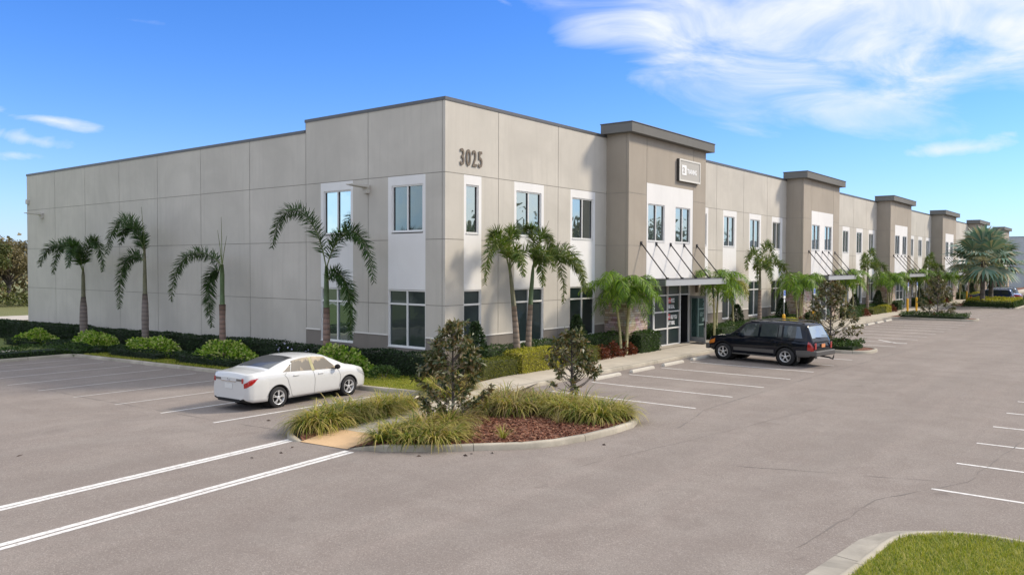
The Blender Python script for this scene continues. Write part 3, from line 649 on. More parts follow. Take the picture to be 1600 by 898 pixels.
def window(P,u0,u1,z0,z1,kind):
    f=MB(); d0,d1=.035,.115
    def bx(ua,ub,za,zb,m=0,da=d0,db=d1):
        v=[P(ua,za,da),P(ub,za,da),P(ub,zb,da),P(ua,zb,da),P(ua,za,db),P(ub,za,db),P(ub,zb,db),P(ua,zb,db)]
        f.add(v,[(0,1,2,3),(4,7,6,5),(0,4,5,1),(1,5,6,2),(2,6,7,3),(3,7,4,0)],m)
    fw=.055; nar=(u1-u0)<1.2
    bx(u0,u1,z0,z0+fw); bx(u0,u1,z1-fw,z1); bx(u0,u0+fw,z0+fw,z1-fw); bx(u1-fw,u1,z0+fw,z1-fw)
    um=(u0+u1)/2; cols=[(u0+fw,u1-fw)] if nar else [(u0+fw,um-.03),(um+.03,u1-fw)]
    if not nar: bx(um-.03,um+.03,z0+fw,z1-fw,0,d0+.002,d1)
    lo=kind.startswith('lo'); zt=2.76
    if lo:
        for a,b in cols: bx(a,b,zt-.035,zt+.035,0,d0+.003,d1)
    rows=[(z0+fw,zt-.035),(zt+.035,z1-fw)] if lo else [(z0+fw,z1-fw)]
    if not lo:   # black strip painting in the frame's shaded inner side, one per pane
        for a,b in cols:
            e=(b-.055,b) if P is PF else (b-.05,b)
            if P is PS: e=(b-.05,b)
            bx(e[0],e[1],z0+fw,z1-fw,1,d0+.05,d1-.01)
    # sill
    if True: v=[P(u0-.0,z0-.03,-.03),P(u1+.0,z0-.03,-.03),P(u1,z0,-.03),P(u0,z0,-.03),P(u0,z0,d0),P(u1,z0,d0),P(u0,z0-.03,0),P(u1,z0-.03,0)]; f.add(v,[(0,1,2,3),(3,2,5,4),(0,6,7,1)],0)
    fr=f.build('window',[M['frame'],M['void_shade']],bld)
    g=MB()
    for a,b in cols:
        for c,d in rows: g.add([P(a,c,.10),P(b,c,.10),P(b,d,.10),P(a,d,.10)],[(0,1,2,3)])
    g.build('pane',M[{'up':'glass_hi','lo':'glass_lo','ups':'glass_side','los':'glass_lo','dk':'glass_dark'}[kind]],fr)
for i,a in enumerate(wins):
    k=a[5]
    if k=='up' and i in (13,19,27,33,35,41): k='dk'
    window(*a[:5],k)
# text
def text(body,size,mat,parent,name,loc,rx=PI/2,rz=0,ex=.01,sx=1,bold=0,align='LEFT',spacing=1.0):
    cu=bpy.data.curves.new('t','FONT'); cu.body=body; cu.size=size; cu.extrude=ex; cu.offset=bold; cu.align_x=align; cu.space_character=spacing
    t=bpy.data.objects.new('t',cu); COL.objects.link(t); bpy.context.view_layer.update()
    me=bpy.data.meshes.new_from_object(t.evaluated_get(bpy.context.evaluated_depsgraph_get()))
    bpy.data.objects.remove(t); me.transform(Matrix.Diagonal((sx,1,1,1))); me.transform(Matrix.Rotation(rx,4,'X')); me.transform(Matrix.Rotation(rz,4,'Z'))
    me.materials.clear(); me.materials.append(mat); o=bpy.data.objects.new(name,me); o.location=loc; return link(o,parent)
text('3025',.90,M['bronze'],bld,'building_number',(.80,-.035,8.24),ex=.01,sx=.66,bold=.012,spacing=1.22)
# towers
ordw=['first','second','third','fourth','fifth','sixth']
for n in range(NT):
    X=X0+n*PITCH; Y=-TD; m=MB(); ZT=10.75
    PT=lambda u,z,o: (X+u,Y+o,z)
    PL=lambda u,z,o: (X+o,u,z)
    PR=lambda u,z,o: (X+TW-o,u,z)
    op=[(1.95,3.72,5.58,7.47),(4.95,6.7,5.58,7.47),(1.8,6.78,.1,3.34)]
    wall_grid(m,PT,0,TW,-.6,ZT,op,[(1.8,7.02,3.34,8.49,1)],(1.78,7.04),zg=(5.32,7.88),base=4,depth=.13)
    for P in (PL,PR): wall_grid(m,P,Y,.0,-.6,ZT,(),(),(Y+.14,),zg=(2.76,5.32,7.88),base=4)
    m.add([(X,Y,ZT),(X+TW,Y,ZT),(X+TW,.3,ZT),(X,.3,ZT)],[(0,1,2,3)],4); m.add([(X,.3,9),(X+TW,.3,9),(X+TW,.3,ZT),(X,.3,ZT)],[(0,1,2,3)],4)
    m.add([(X,0,ZTOP),(X,.3,ZTOP),(X,.3,ZT),(X,0,ZT)],[(0,1,2,3)],4); m.add([(X+TW,0,ZTOP),(X+TW,.3,ZTOP),(X+TW,.3,ZT),(X+TW,0,ZT)],[(0,1,2,3)],4)
    tw=m.build('entrance_tower',WM,bld)
    c=MB(); c.box(X-.37,X+TW+.37,Y-.37,.12,10.75,11.2); c.box(X-.40,X+TW+.40,Y-.40,.15,11.2,11.25,1); c.build('cap',[M['cap'],M['coping']],tw,bevel=.012)
    st=MB(); t=.11; H=2.5
    st.box(X-t,X+1.77,Y-t,Y-.003,-.4,H); st.box(X-t,X-.003,Y-.003,-.003,-.4,H)
    st.build('stone_cladding',M['stone'],tw,bevel=.012)
    if n>0: st=MB(); st.box(X+6.82,X+TW+t,Y-t,Y-.003,-.4,H); st.build('stone_cladding',M['stone'],tw,bevel=.012)
    for a,b in ((1.95,3.72),(4.95,6.7)): window(PT,a,b,5.58,7.47,'up' if n<2 else 'dk')
    # canopy
    cp=MB(); a,b,f=X+.87,X+7.92,Y-1.6
    cp.box(a,b,f,f+.05,3.36,3.66,1); cp.box(a,a+.05,f+.05,Y-.004,3.36,3.66,0); cp.box(b-.05,b,f+.05,Y-.004,3.36,3.66,0); cp.box(a+.05,b-.05,f+.05,Y-.004,3.56,3.61,0)
    for k in range(1,10): cp.box(a+(b-a)*k/10-.03,a+(b-a)*k/10+.03,f+.05,Y-.004,3.42,3.56,0)
    cp.box(a-.02,b+.02,f-.02,Y-.004,3.66,3.69,2)
    co=cp.build('canopy',[M['canopy'],M['canopyface'],M['coping']],bld)
    for k in range(5):
        x=X+1.23+k*1.58; r=MB(); r.tube([(x,Y-.02,5.45),(x,f+.12,3.69)],[.032,.032],8); r.box(x-.07,x+.07,Y-.05,Y-.003,5.36,5.54); r.box(x-.04,x+.04,f+.06,f+.2,3.69,3.76)
        r.build('support_rod',M['rod'],co)
    # storefront
    s=MB(); g=MB(); cols=[1.8,2.7,4.22,5.67,6.78]; rows=[.13,1.04,1.92,2.79,3.34]; d0,d1=.03,.13
    def bb(ua,ub,za,zb,da=d0): s.box(X+ua,X+ub,Y+da,Y+d1,za,zb)
    bb(1.8,6.78,3.27,3.34); bb(1.8,5.67,.10,.2)
    for u in cols: bb(max(1.8,u-.045 if u!=2.7 else u-.07),min(6.78,u+.045 if u!=2.7 else u+.07),.2 if u<6.5 else .12,3.27,.028)
    for z in rows[1:-1]:
        bb(2.77,5.62,z-.035,z+.035,.033)
        if z==2.79: bb(5.72,6.73,z-.035,z+.035,.033)
    for i in range(4):
        for j in range(4):
            if i==3 and j<3: continue
            g.add([PT(cols[i]+.03,rows[j],.10),PT(cols[i+1]-.03,rows[j],.10),PT(cols[i+1]-.03,rows[j+1],.10),PT(cols[i]+.03,rows[j+1],.10)],[(0,1,2,3)])
    sf=s.build('storefront',M['frame'],bld); g.build('pane',M['glass_lo'],sf)
    v=MB(); x0,x1=X+5.72,X+6.73
    v.add([(x0,Y+.11,.1),(x0,Y+1.2,.1),(x0,Y+1.2,2.75),(x0,Y+.11,2.75)],[(0,1,2,3)]); v.add([(x1,Y+.11,.1),(x1,Y+1.2,.1),(x1,Y+1.2,2.75),(x1,Y+.11,2.75)],[(0,1,2,3)])
    v.add([(x0,Y+1.2,.1),(x1,Y+1.2,.1),(x1,Y+1.2,2.75),(x0,Y+1.2,2.75)],[(0,1,2,3)]); v.add([(x0,Y,.148),(x1,Y,.148),(x1,Y+1.2,.148),(x0,Y+1.2,.148)],[(0,1,2,3)]); v.add([(x0,Y,2.76),(x1,Y,2.76),(x1,Y+1.2,2.76),(x0,Y+1.2,2.76)],[(0,1,2,3)])
    v.build('vestibule',M['void_shade'],sf)
    # door leaf, hinged on the right post; the first one stands open
    L=.98; d=MB(); Z0,Z1=.19,2.70
    d.box(-L,0,-.022,.022,Z1-.12,Z1); d.box(-L,0,-.022,.022,Z0,Z0+.26); d.box(-L,-L+.11,-.022,.022,Z0+.26,Z1-.12); d.box(-.11,0,-.022,.022,Z0+.26,Z1-.12)
    do=d.build('door',M['alu'],bld); do.location=(X+6.72,Y+.05 if n else Y-.02,0); do.rotation_euler=(0,0,R(88) if n==0 else 0)
    g=MB(); g.box(-L+.11,-.11,-.006,.006,Z0+.26,Z1-.12); g.build('pane',M['door_glass'],do)
    h=MB(); h.box(-L+.05,-L+.09,-.07,-.03,1.0,1.35); h.box(-L+.05,-L+.09,.03,.07,1.0,1.35); h.box(-L+.05,-L+.09,-.04,.04,1.02,1.06); h.build('handle',M['rod'],do)
    # sconce
    l=MB(); l.box(X+7.42,X+7.58,Y-.14,Y-.003,2.86,3.24); l.box(X+7.40,X+7.60,Y-.16,Y-.003,3.24,3.27); l.build('wall_lamp',M['bronze'],bld)
    if n<4:  # slab in front of the doors
        sheet('path',[(X+1.75,-1.96),(X+8.7,-1.96),(X+8.7,Y-.01),(X+1.75,Y-.01)],ZW+.02,M['walk'],ysplit=())
    if n==0:
        x=X+4.30
        q=MB(); q.box(x,x+.36,Y+.085,Y+.095,2.36,2.64); q.build('lettering',M['red'],sf); text('YOU',.17,M['vinyl'],sf,'lettering',(x+.02,Y+.083,2.43),ex=.001,bold=.004)
        text('PICK',.30,M['vinyl'],sf,'lettering',(x+.40,Y+.088,2.39),ex=.002,bold=.012,sx=.62); text('THE GOAL.',.26,M['vinyl'],sf,'lettering',(x,Y+.088,2.08),ex=.002,bold=.012,sx=.62)
        q=MB(); q.box(x,x+.30,Y+.085,Y+.095,1.50,1.78); q.build('lettering',M['red'],sf); text('WE',.19,M['vinyl'],sf,'lettering',(x+.03,Y+.083,1.56),ex=.001,bold=.004,sx=.8)
        text('HELP YOU',.28,M['vinyl'],sf,'lettering',(x+.34,Y+.088,1.52),ex=.002,bold=.012,sx=.58); text('GET THERE.',.26,M['vinyl'],sf,'lettering',(x,Y+.088,1.22),ex=.002,bold=.012,sx=.62)
# entrance sign
m=MB(); xa,xb,za,zb=16.72,19.26,8.86,10.04; Y=-TD-.15
m.box(xa,xb,Y,-TD-.003,za,zb,1); m.box(xa+.09,xb-.09,Y-.004,Y-.001,za+.09,zb-.09,0)
for q in ((xa,xb,za,za+.09),(xa,xb,zb-.09,zb),(xa,xa+.09,za+.09,zb-.09),(xb-.09,xb,za+.09,zb-.09)): m.box(q[0],q[1],Y-.03,Y-.001,q[2],q[3],2)
sg=m.build('sign',[M['sign'],M['signside'],M['signrim']],bld)
q=MB(); q.box(xa+.30,xa+.83,Y-.02,Y-.004,9.20,9.73); q.build('logo',M['letter'],sg)
text('2i',.42,M['sign'],sg,'logo_mark',(xa+.37,Y-.024,9.32),ex=.003,bold=.012,sx=.9)
text('TRAINING',.36,M['letter'],sg,'lettering',(xa+.92,Y-.008,9.31),ex=.006,bold=.012,sx=.70)
# side wall floodlights
for y in (4.36,35.6):
    m=MB(); m.box(-.16,-.002,y-.14,y+.14,7.28,7.62); m.add([(-.1,y-.2,7.62),(-.1,y+.2,7.62),(-1.05,y+.14,7.60),(-1.05,y-.14,7.60),(-.1,y-.2,7.5),(-.1,y+.2,7.5),(-1.05,y+.14,7.56),(-1.05,y-.14,7.56)],[(0,1,2,3),(7,6,5,4),(0,3,7,4),(1,5,6,2),(3,2,6,7),(0,4,5,1)])
    m.build('wall_lamp',M['jointw'],bld)
m=MB(); m.box(-.12,-.002,37.6,37.9,8.3,8.6); m.build('camera_box',M['jointw'],bld)
o=MB(); o.box(17.55,18.35,-2.5,-1.75,ZW+.025,ZW+.04); tag(o.build('door_mat',M['black']),'small black mat lying outside the open glass door','mat')
# far building
fb=empty('warehouse',(190,0,0),0,'plain blue grey windowless building at the far end of the parking lot','building')
m=MB(); wall_grid(m,lambda u,z,o:(o,u,z),-90,9,-1,11.1,(),(),tuple(range(-86,9,6)),zg=(3,6.2,8.9)); m.add([(0,9,-1),(60,9,-1),(60,9,11.1),(0,9,11.1)],[(0,1,2,3)]); m.add([(0,-90,11.1),(0,9,11.1),(60,9,11.1),(60,-90,11.1)],[(0,1,2,3)])
m.build('wall',[M['farwall']]*5,fb); m=MB(); m.box(-.05,.3,-90,9.05,11.1,11.25); m.build('coping',M['coping'],fb)
# ------------------------------------------------------------------ plants by the side wall (shaded side)
def gy(x,y): return np.array([gz(0,a) for a in np.atleast_1d(y)])
for i,(a,b) in enumerate([(-.2,9),(9,18.2),(18.2,27.4),(27.4,36.6),(36.6,46)]):
    hedge_box('hedge',-1.05,-.35,a+.02,b-.02,.0,[1.02,1.12,1.15,1.25,1.3][i],M['hedge'],210,.085,
      label=['dark clipped hedge run along the side wall beside the corner windows','dark clipped hedge run against the blank side wall behind the white car','dark clipped hedge run against the side wall between the two middle palms','dark clipped hedge run against the blank side wall behind the farthest palm','farthest dark clipped hedge run reaching past the back corner of the side wall'][i],group='dark hedge runs along the side wall',fz=gy,wob=.03)
# purple flowers in the hedge
P=np.stack([rng.uniform(-1.2,-1.1,26),np.concatenate([rng.normal(8.7,.35,16),rng.normal(6.9,.2,10)]),rng.uniform(.3,.85,26)],1)
V,F=leaves(P,rng.normal(size=(26,3))+[-1,0,0],.10,.08,0); npmesh('flower',V,F,M['petal']); tag(COL.objects[-1],'sprinkle of pale violet blooms on the dark hedge beyond the white car','flowers',kind='stuff')
cr=[(31.6,1.9,1.5,1.05,'nearest the back corner of the building'),(24.2,2.6,1.4,1.05,'at the foot of the farthest palm'),(18.0,2.4,1.4,1.1,'at the foot of the second farthest palm'),(11.6,2.3,1.35,1.15,'below the sparse one frond palm behind the white car'),(3.9,1.9,1.3,1.25,'beside the palm nearest the corner, by the white hood')]
for y,ry,rx,h,d in cr:
    blob_shrub('croton_bush',(-2.0,y,gz(0,y)+.08),rx*.66,ry,h,M['varieg'],int(2600*ry/2),.17,'variegated yellow green mound '+d,'variegated mounds along the side wall',mat2=None,inner=.75,wfac=.55)
    hb=hedge_box('hedge',-3.15,-2.45,y-ry*.95,y+ry*.95,gz(0,y)+.1,gz(0,y)+.1+.42,M['hedge'],240,.075,label='dark skirt hedge of the mound '+d,group='low skirt hedges before the mounds',wob=.05)
blob_shrub('round_shrub',(-1.9,1.35,gz(0,1.3)+.1),.55,.7,.62,M['hedge2'],1100,.075,'small round dark green shrub on the lawn edge near the building corner',None,inner=.8)
for y0,y1,d in ((27.3,29.2,'farthest'),(20.9,22.1,'second farthest'),(14.6,15.6,'nearest')):
    hedge_box('hedge',-2.6,-1.7,y0,y1,gz(0,y0)+.08,gz(0,y0)+.46,M['hedge'],200,.08,label='short low dark hedge between mounds, the '+d+' from the camera',group='gap hedges between the mounds',wob=.05)
hedge_box('hedge',-34,-4.0,22.95,24.3,gz(0,23)+.08,gz(0,23)+.55,M['juniper'],110,.11,label='long low spreading hedge behind the kerb at the far end of the side parking row',wob=.1)
hedge_box('hedge',-3.9,-2.4,22.2,25.2,gz(0,23)+.08,gz(0,23)+.45,M['juniper'],150,.1,label='low spreading hedge patch on the inner corner of the far kerb',wob=.1)
blob_shrub('flowering_shrub',(-5.0,34,gz(0,34)+.1),1.3,1.3,1.9,M['pink'],450,.1,'sparse pink and brown shrub at the left edge beyond the lawn',None,inner=.3)
def side_palm(y,tp,tr,sh,fr,lab,spear=(),ll=.5):
    return palm('palm_tree',(-1.5,y,gz(0,y)+.1),tp,tr,sh,fr,lab,'palms along the side wall',M['trunk'] if y>15 else M['trunkred'],M['shaftb'] if y>15 else M['shaft'],M['palmleaf'],spear=spear,nl=210,ll=ll*.98,lw=.042,base=.08,hang=.22)
side_palm(26.6,[-.1,.6,1.5,2.3,2.9],[.26,.25,.30,.27,.17],[(2.88,.16),(3.4,.15),(4.1,.11),(4.5,.06)],
  [[(0,0,4.3),(0,.5,6.2),(-.1,3.0,7.0),(-.1,3.6,4.2)],[(0,0,4.3),(0,-.5,6.2),(-.1,-2.2,7.0),(-.1,-2.6,4.4)],[(0,0,4.3),(-.3,.5,6.0),(-1.2,1.7,6.6),(-1.4,2.3,4.6)],[(0,0,4.3),(-.3,-.3,6.0),(-1.2,-1.2,6.4),(-1.5,-1.6,4.6)]],
  'farthest palm by the side wall, with a full drooping two sided crown',ll=.55)
side_palm(19.7,[-.1,.8,1.8,2.6,3.1],[.24,.23,.25,.22,.17],[(3.05,.16),(3.8,.14),(4.8,.09),(5.6,.05)],
  [[(0,0,5.0),(0,.2,7.2),(-.1,3.0,8.0),(-.2,3.6,5.2)],[(0,0,5.0),(-.1,.1,6.4),(-.4,1.3,7.4),(-.5,1.5,5.7)],[(0,0,4.7),(0,1.0,5.5),(-.1,2.6,5.3),(-.1,2.5,2.3)]],
  'tall thin palm with one arched frond and one frond hanging beside its trunk',spear=[(0,.3,2.0)],ll=.6)
side_palm(12.65,[-.1,.5,1.3,2.0,2.65],[.20,.22,.20,.19,.21],[(2.62,.165),(3.3,.14),(4.0,.13),(4.5,.08)],
  [[(0,0,4.4),(0,.9,5.3),(-.1,4.1,5.7),(-.2,4.1,2.7)],[(0,0,4.1),(-.05,.8,4.7),(-.1,1.35,3.4),(-.1,.7,1.6)]],
  'sparse palm behind the white car with a single long frond bent left and bare spears',spear=[(0,.05,2.2),(0,.35,1.6),(-.1,-.55,1.3)],ll=.55)
side_palm(5.17,[-.1,.7,1.4,2.1,2.62],[.17,.19,.21,.19,.17],[(2.6,.165),(3.3,.15),(3.9,.11),(4.3,.07)],
  [[(0,0,4.2),(-.1,.5,7.0),(-.2,2.9,7.5),(-.3,3.2,5.1)],[(0,0,4.2),(0,-.6,5.9),(-.2,-2.6,6.6),(-.3,-3.15,3.7)],[(0,0,3.6),(-.2,-.8,4.5),(-.3,-2.1,4.0),(-.3,-1.8,1.5)]],
  'palm nearest the building corner with reddish ringed trunk and three big arched fronds',ll=.56)

# ------------------------------------------------------------------ plants by the front wall
zb=.12
hedge_box('hedge',.1,7.6,-1.15,-.45,zb,1.1,M['hedge2'],190,.08,label='dark green hedge against the front wall under the first windows from the corner',wob=.05)
hedge_box('hedge',7.6,11.55,-1.15,-.45,zb,1.1,M['hedge2'],190,.08,label='dark green hedge against the front wall just left of the first stone entrance',wob=.05)
hedge_box('hedge',-.3,1.9,-2.2,-1.35,zb,.82,M['olive'],260,.065,label='olive green clipped hedge at the building corner end of the walkway',wob=.04)
hedge_box('hedge',1.9,4.75,-2.3,-1.35,zb,.98,M['gold'],300,.07,label='bright yellow clipped hedge beneath the twin trunk palms',wob=.04)
hedge_box('hedge',4.75,7.6,-2.25,-1.4,zb,.84,M['olive'],260,.065,label='olive green clipped hedge to the right of the bright yellow one',wob=.04)
hedge_box('hedge',11.5,13.45,-2.15,-1.45,zb,1.12,M['hedge2'],260,.08,label='square cut green hedge in front of the stone at the first entrance',wob=.04)
def copper(x,y,rx,lab,g='copper red shrubs'): return blob_shrub('copperleaf_shrub',(x,y,zb),rx,.42,.72,M['copper'],420,.15,lab,g,inner=.4,stem=False)
for x,l in ((8.35,'copper red shrub right of the olive hedge, first of three before the triple trunk palm'),(9.5,'middle copper red shrub of three before the triple trunk palm'),(10.7,'copper red shrub closest to the first stone entrance, beside the triple trunk palm')): copper(x,-1.75,.62,l,'copper red shrubs before the triple trunk palm')
def holly(x,y,h,lab): return blob_shrub('holly_shrub',(x,y,zb),.62,.62,h,M['holly'],2600,.12,lab,'upright dark hollies along the front wall',cone=1,inner=.5)
hol0=holly(.35,-1.25,2.05,'upright dark holly at the building corner below the 3025 number'); holly(7.15,-1.3,2.0,'upright dark holly below the third window from the corner')
# twin palm
def twin():
    a=palm('palm_tree',(2.95,-1.25,zb),[-.1,.8,1.8,2.6],[.15,.14,.12,.10],[(2.58,.10),(3.2,.085),(3.9,.06),(4.15,.04)],
      [[(0,0,3.9),(-.6,-.2,5.4),(-1.7,-.3,5.7),(-1.9,-.3,3.5)],[(0,0,4),(-.2,-.3,4.9),(-.9,-1.2,5.2),(-1.2,-1.6,3.8)],[(0,0,4),(.1,.1,5.2),(.3,.2,6.1),(.9,.3,5.3)],[(0,0,4),(-.1,.2,5.2),(-.5,.3,6),(-1.0,.3,5.1)],[(0,0,4),(.3,-.2,4.9),(.9,-.9,5.3),(1.2,-1.3,4)]],
      'left palm of the twin pair rising behind the bright yellow hedge',None,M['trunkr'],M['shaftb'],M['palmleafy'],lean=(-.55,0),nl=150,ll=.45,lw=.04,hang=.25)
    b=palm('palm_tree',(3.75,-1.15,zb),[-.1,.8,1.8,2.6],[.15,.13,.11,.10],[(2.58,.10),(3.2,.09),(3.9,.07),(4.2,.045)],
      [[(0,0,4.1),(.7,-.1,5.3),(1.9,-.2,5.4),(1.95,-.2,2.6)],[(0,0,4.1),(1.2,-.2,5.2),(3.2,-.3,5.5),(3.4,-.3,3.0)],[(0,0,4.1),(.2,.1,5.5),(.3,.2,6.0),(-.3,.3,5.7)],[(0,0,4.1),(.3,0,5.5),(.9,0,6.1),(1.4,0,4.9)],[(0,0,4.1),(-.3,-.3,4.9),(-.9,-1.0,4.9),(-.95,-1.2,3.4)],[(0,0,4.1),(.5,-.6,4.9),(1.2,-1.4,4.9),(1.3,-1.7,3.2)],[(0,0,4.1),(.9,-.3,4.9),(2.4,-.7,5.0),(2.7,-.9,3.1)]],
      'right palm of the twin pair, with far arching fronds and a bare pointing spear',None,M['trunkr'],M['shaft'],M['palmleafy'],lean=(.35,0),nl=160,ll=.45,lw=.04,hang=.25,spear=[(1.1,0,1.9)])
twin()
def clump(loc,n,lab,group,h=3.0,L=1.7,seed=1,mat=None,spread=.62):
    r=random.Random(seed); rt=empty('palm_tree',loc,0,lab,'palm tree',group)
    for k in range(n):
        a=2*PI*k/n+.5; lx,ly=math.cos(a)*spread*(1 if n>1 else .2),math.sin(a)*.25; hh=h*r.uniform(.86,1.06)
        m=MB(); m.tube([(lx*.35,ly*.4,-.1),(lx*.6,ly*.6,hh*.4),(lx,ly,hh*.78)],[.075,.06,.05],9); m.build('trunk',M['stemy'],rt)
        m=MB(); m.tube([(lx,ly,hh*.78),(lx*1.1,ly,hh*.92),(lx*1.15,ly,hh*1.0)],[.06,.055,.03],8); m.build('crownshaft',M['shaft'],rt)
        for j in range(9):
            az=2*PI*j/9+r.uniform(-.3,.3)+k; up=r.choice([.35,.7,1.05])*r.uniform(.85,1.15); c=arch(az,L*r.uniform(.85,1.1),up,r.uniform(.7,1.3)+(.3 if up<.5 else 0),hh)
            c=[(p[0]+lx*1.15,p[1]+ly,p[2]) for p in c]; frond(c,rt,mat or M['palmleaf2'],nl=40,ll=.60,lw=.042,plum=.3,hang=.75)
    return rt
clump((10.55,-1.75,zb),3,'triple trunk bright green palm in front of the first stone entrance','short multi trunk palms beside the entrances',h=3.1,L=1.75,seed=4)
def move_copy(src,dx,label=None,group=None,name=None):
    c=copy_tree(src); c.location.x+=dx
    if label: c['label']=label
    if group: c['group']=group
    return c
# prototypes of one bay, copied beyond each further entrance
def single(x,lab):
    Fs=[[(0,0,3.9),(-.4,0,5.2),(-2.1,-.1,5.9),(-2.5,-.1,4.0)],[(0,0,3.9),(.2,0,5.3),(1.6,0,6.6),(2.3,0,4.9)],[(0,0,3.9),(1.2,0,4.9),(3.2,-.1,5.5),(3.6,-.1,3.4)],[(0,0,3.9),(.6,-.6,4.6),(1.5,-1.2,4.9),(1.9,-1.4,3.0)],[(0,0,3.9),(-.5,-.4,4.5),(-1.2,-1.1,4.7),(-1.5,-1.3,3.2)],[(0,0,3.9),(.4,.4,4.7),(1.0,.7,4.9),(1.8,.8,3.0)]]
    return palm('palm_tree',(x,-1.6,zb),[-.1,.8,1.8,2.7],[.15,.13,.11,.10],[(2.68,.10),(3.3,.09),(4.1,.05)],Fs,lab,'single stem palms along the front wall',M['trunkr'],M['shaftb'],M['palmleafy'],nl=120,ll=.46,lw=.05,hang=.25)
pB=['between the first and second entrances','between the second and third entrances','between the third and fourth entrances','between the fourth and fifth entrances','between the fifth and sixth entrances']
proto=[]
proto.append((clump((20.75,-1.75,zb),2,'two stemmed green palm just right of the first entrance canopy','short multi trunk palms beside the entrances',h=3.0,L=1.8,seed=9),'two stemmed green palm just right of the %s entrance canopy'))
y0=clump((24.0,-1.5,zb),1,'thin yellowing young palm beside a taller palm '+pB[0],'thin yellow young palms',h=3.0,L=1.1,seed=3,mat=M['palmyel'],spread=.1); proto.append((y0,'thin yellowing young palm beside a taller palm @'))
proto.append((single(27.8,'single arching foxtail palm '+pB[0]),'single arching foxtail palm @'))
proto.append((clump((34.6,-1.85,zb),3,'bushy multi stem palm in front of the second stone entrance','short multi trunk palms beside the entrances',h=3.0,L=1.7,seed=12),'bushy multi stem palm in front of the &'))
proto.append((holly(24.9,-1.3,1.85,'upright dark holly left of the single palm '+pB[0]),'upright dark holly left of the single palm @'))
proto.append((holly(33.0,-1.2,2.0,'upright dark holly just before the second stone entrance'),'upright dark holly just before the &'))
proto.append((hedge_box('hedge',20.6,24.0,-2.3,-1.3,zb,.95,M['hedge2'],200,.08,label='loose green hedge just right of the first entrance',wob=.09),'loose green hedge just right of the %s entrance'))
proto.append((hedge_box('hedge',20.6,36.8,-1.15,-.45,zb,.85,M['hedge2'],120,.09,label='long dark green hedge against the wall '+pB[0],wob=.05),'long dark green hedge against the wall @'))
proto.append((hedge_box('hedge',27.2,31.4,-2.3,-1.5,zb,.70,M['olive'],170,.08,label='olive clipped hedge along the walkway '+pB[0],wob=.04),'olive clipped hedge along the walkway @'))
proto.append((hedge_box('hedge',31.4,33.0,-2.35,-1.5,zb,.78,M['gold'],200,.08,label='short yellow clipped hedge along the walkway '+pB[0],wob=.05),'short yellow clipped hedge along the walkway @'))
proto.append((copper(25.0,-2.1,.8,'copper red shrub left of the walkway olive hedge '+pB[0]),'copper red shrub left of the walkway olive hedge @'))
proto.append((copper(34.0,-2.2,.8,'copper red shrub at the foot of the second stone entrance'),'copper red shrub at the foot of the &'))
proto.append((hedge_box('hedge',36.8,38.6,-2.15,-1.45,zb,1.0,M['hedge2'],220,.08,label='square cut green hedge in front of the stone at the second entrance',wob=.04),'square cut green hedge in front of the stone at the ^ entrance'))
for n in range(1,5):
    for src,lab in proto:
        e=lab.replace('%s',ordw[n]).replace('@',pB[n]).replace('&',ordw[min(n+1,5)]+' stone entrance').replace('^',ordw[n+1])
        move_copy(src,PITCH*n,e)
# islands
def magnolia(loc,h,r,lab,n=70,seed=1,low=.18):
    rg=np.random.default_rng(seed); rt=empty('magnolia_tree',loc,0,lab,'small tree','young magnolias in the parking islands')
    m=MB(); Ps=[];Ds=[]
    m.tube([(0,0,-.1),(.02,.01,h*.45),(-.02,.02,h*.95)],[.05,.035,.012],7)
    for k in range(n):
        z=low+(h-low)*rg.uniform(0,1)**.9; f=(z-low)/(h-low); rr=r*(1.0-f**1.7*.75)*(.45+.55*rg.uniform()**.5)*(1 if f>.12 else .75); a=rg.uniform(0,2*PI)
        c=np.array([math.cos(a)*rr,math.sin(a)*rr,z+.05]); z0=max(.12,z-rr*.75)
        m.tube([(0,0,z0),(c[0]*.55,c[1]*.55,(z0+z)/2-.02),tuple(c)],[.014,.01,.006],4)
        q=rg.integers(20,34); 
        for j in range(q):
            tt=rg.uniform(-.9,1); p=c+np.array([c[0]*.16,c[1]*.16,.10])*tt+rg.normal(0,.03,3); Ps.append(p); d=rg.normal(size=3)+np.array([c[0],c[1],.3])*.9; Ds.append(d)
    m.build('branches',M['bark'],rt)
    V,F=leaves(np.array(Ps),np.array(Ds),rng.uniform(.13,.21,len(Ps)),rng.uniform(.055,.085,len(Ps)),.15,.2); npmesh('foliage',V,F,M['magn'],rt); return rt
magnolia((-6.7,-6.5,zb),2.55,1.05,'young magnolia standing in front of the building corner, the taller one in the near island',96,3)
magnolia((-.98,-6.5,zb),2.0,.95,'young magnolia in the near island closest to the parking stalls, thinner and shorter',66,5)
magnolia((20.9,-8.1,zb),3.3,1.45,'brownish young magnolia in the island beside the dark car',120,8)
magnolia((52,-7.4,zb),3.4,1.5,'brownish young magnolia in the second parking island',90,9)
def low_cover(x0,x1,y0,y1,n,lab,cells):
    rt=[]
    V=[];F=[]
    hedge=hedge_box('groundcover_shrubs',x0,x1,y0,y1,zb,zb+.34,M['juniper'],0.1,.1,label=lab,cat='low shrubs',wob=.1)
    P=np.stack([rng.uniform(x0,x1,n)-(x0+x1)/2,rng.uniform(y0,y1,n)-(y0+y1)/2,np.zeros(n)],1)
    lum=.5+.5*np.sin(P[:,0]*3.9+1)*np.sin(P[:,1]*3.1); P[:,2]=rng.uniform(.05,.28,n)+lum*.24
    v,f=leaves(P,rng.normal(0,.6,(n,3))+[0,0,.6],.13,.07); npmesh('sprigs',v,f,M['juniper'],hedge)
low_cover(19.5,21.7,-9.7,-4.7,3600,'low spreading green shrubs covering the island beside the dark car',0)
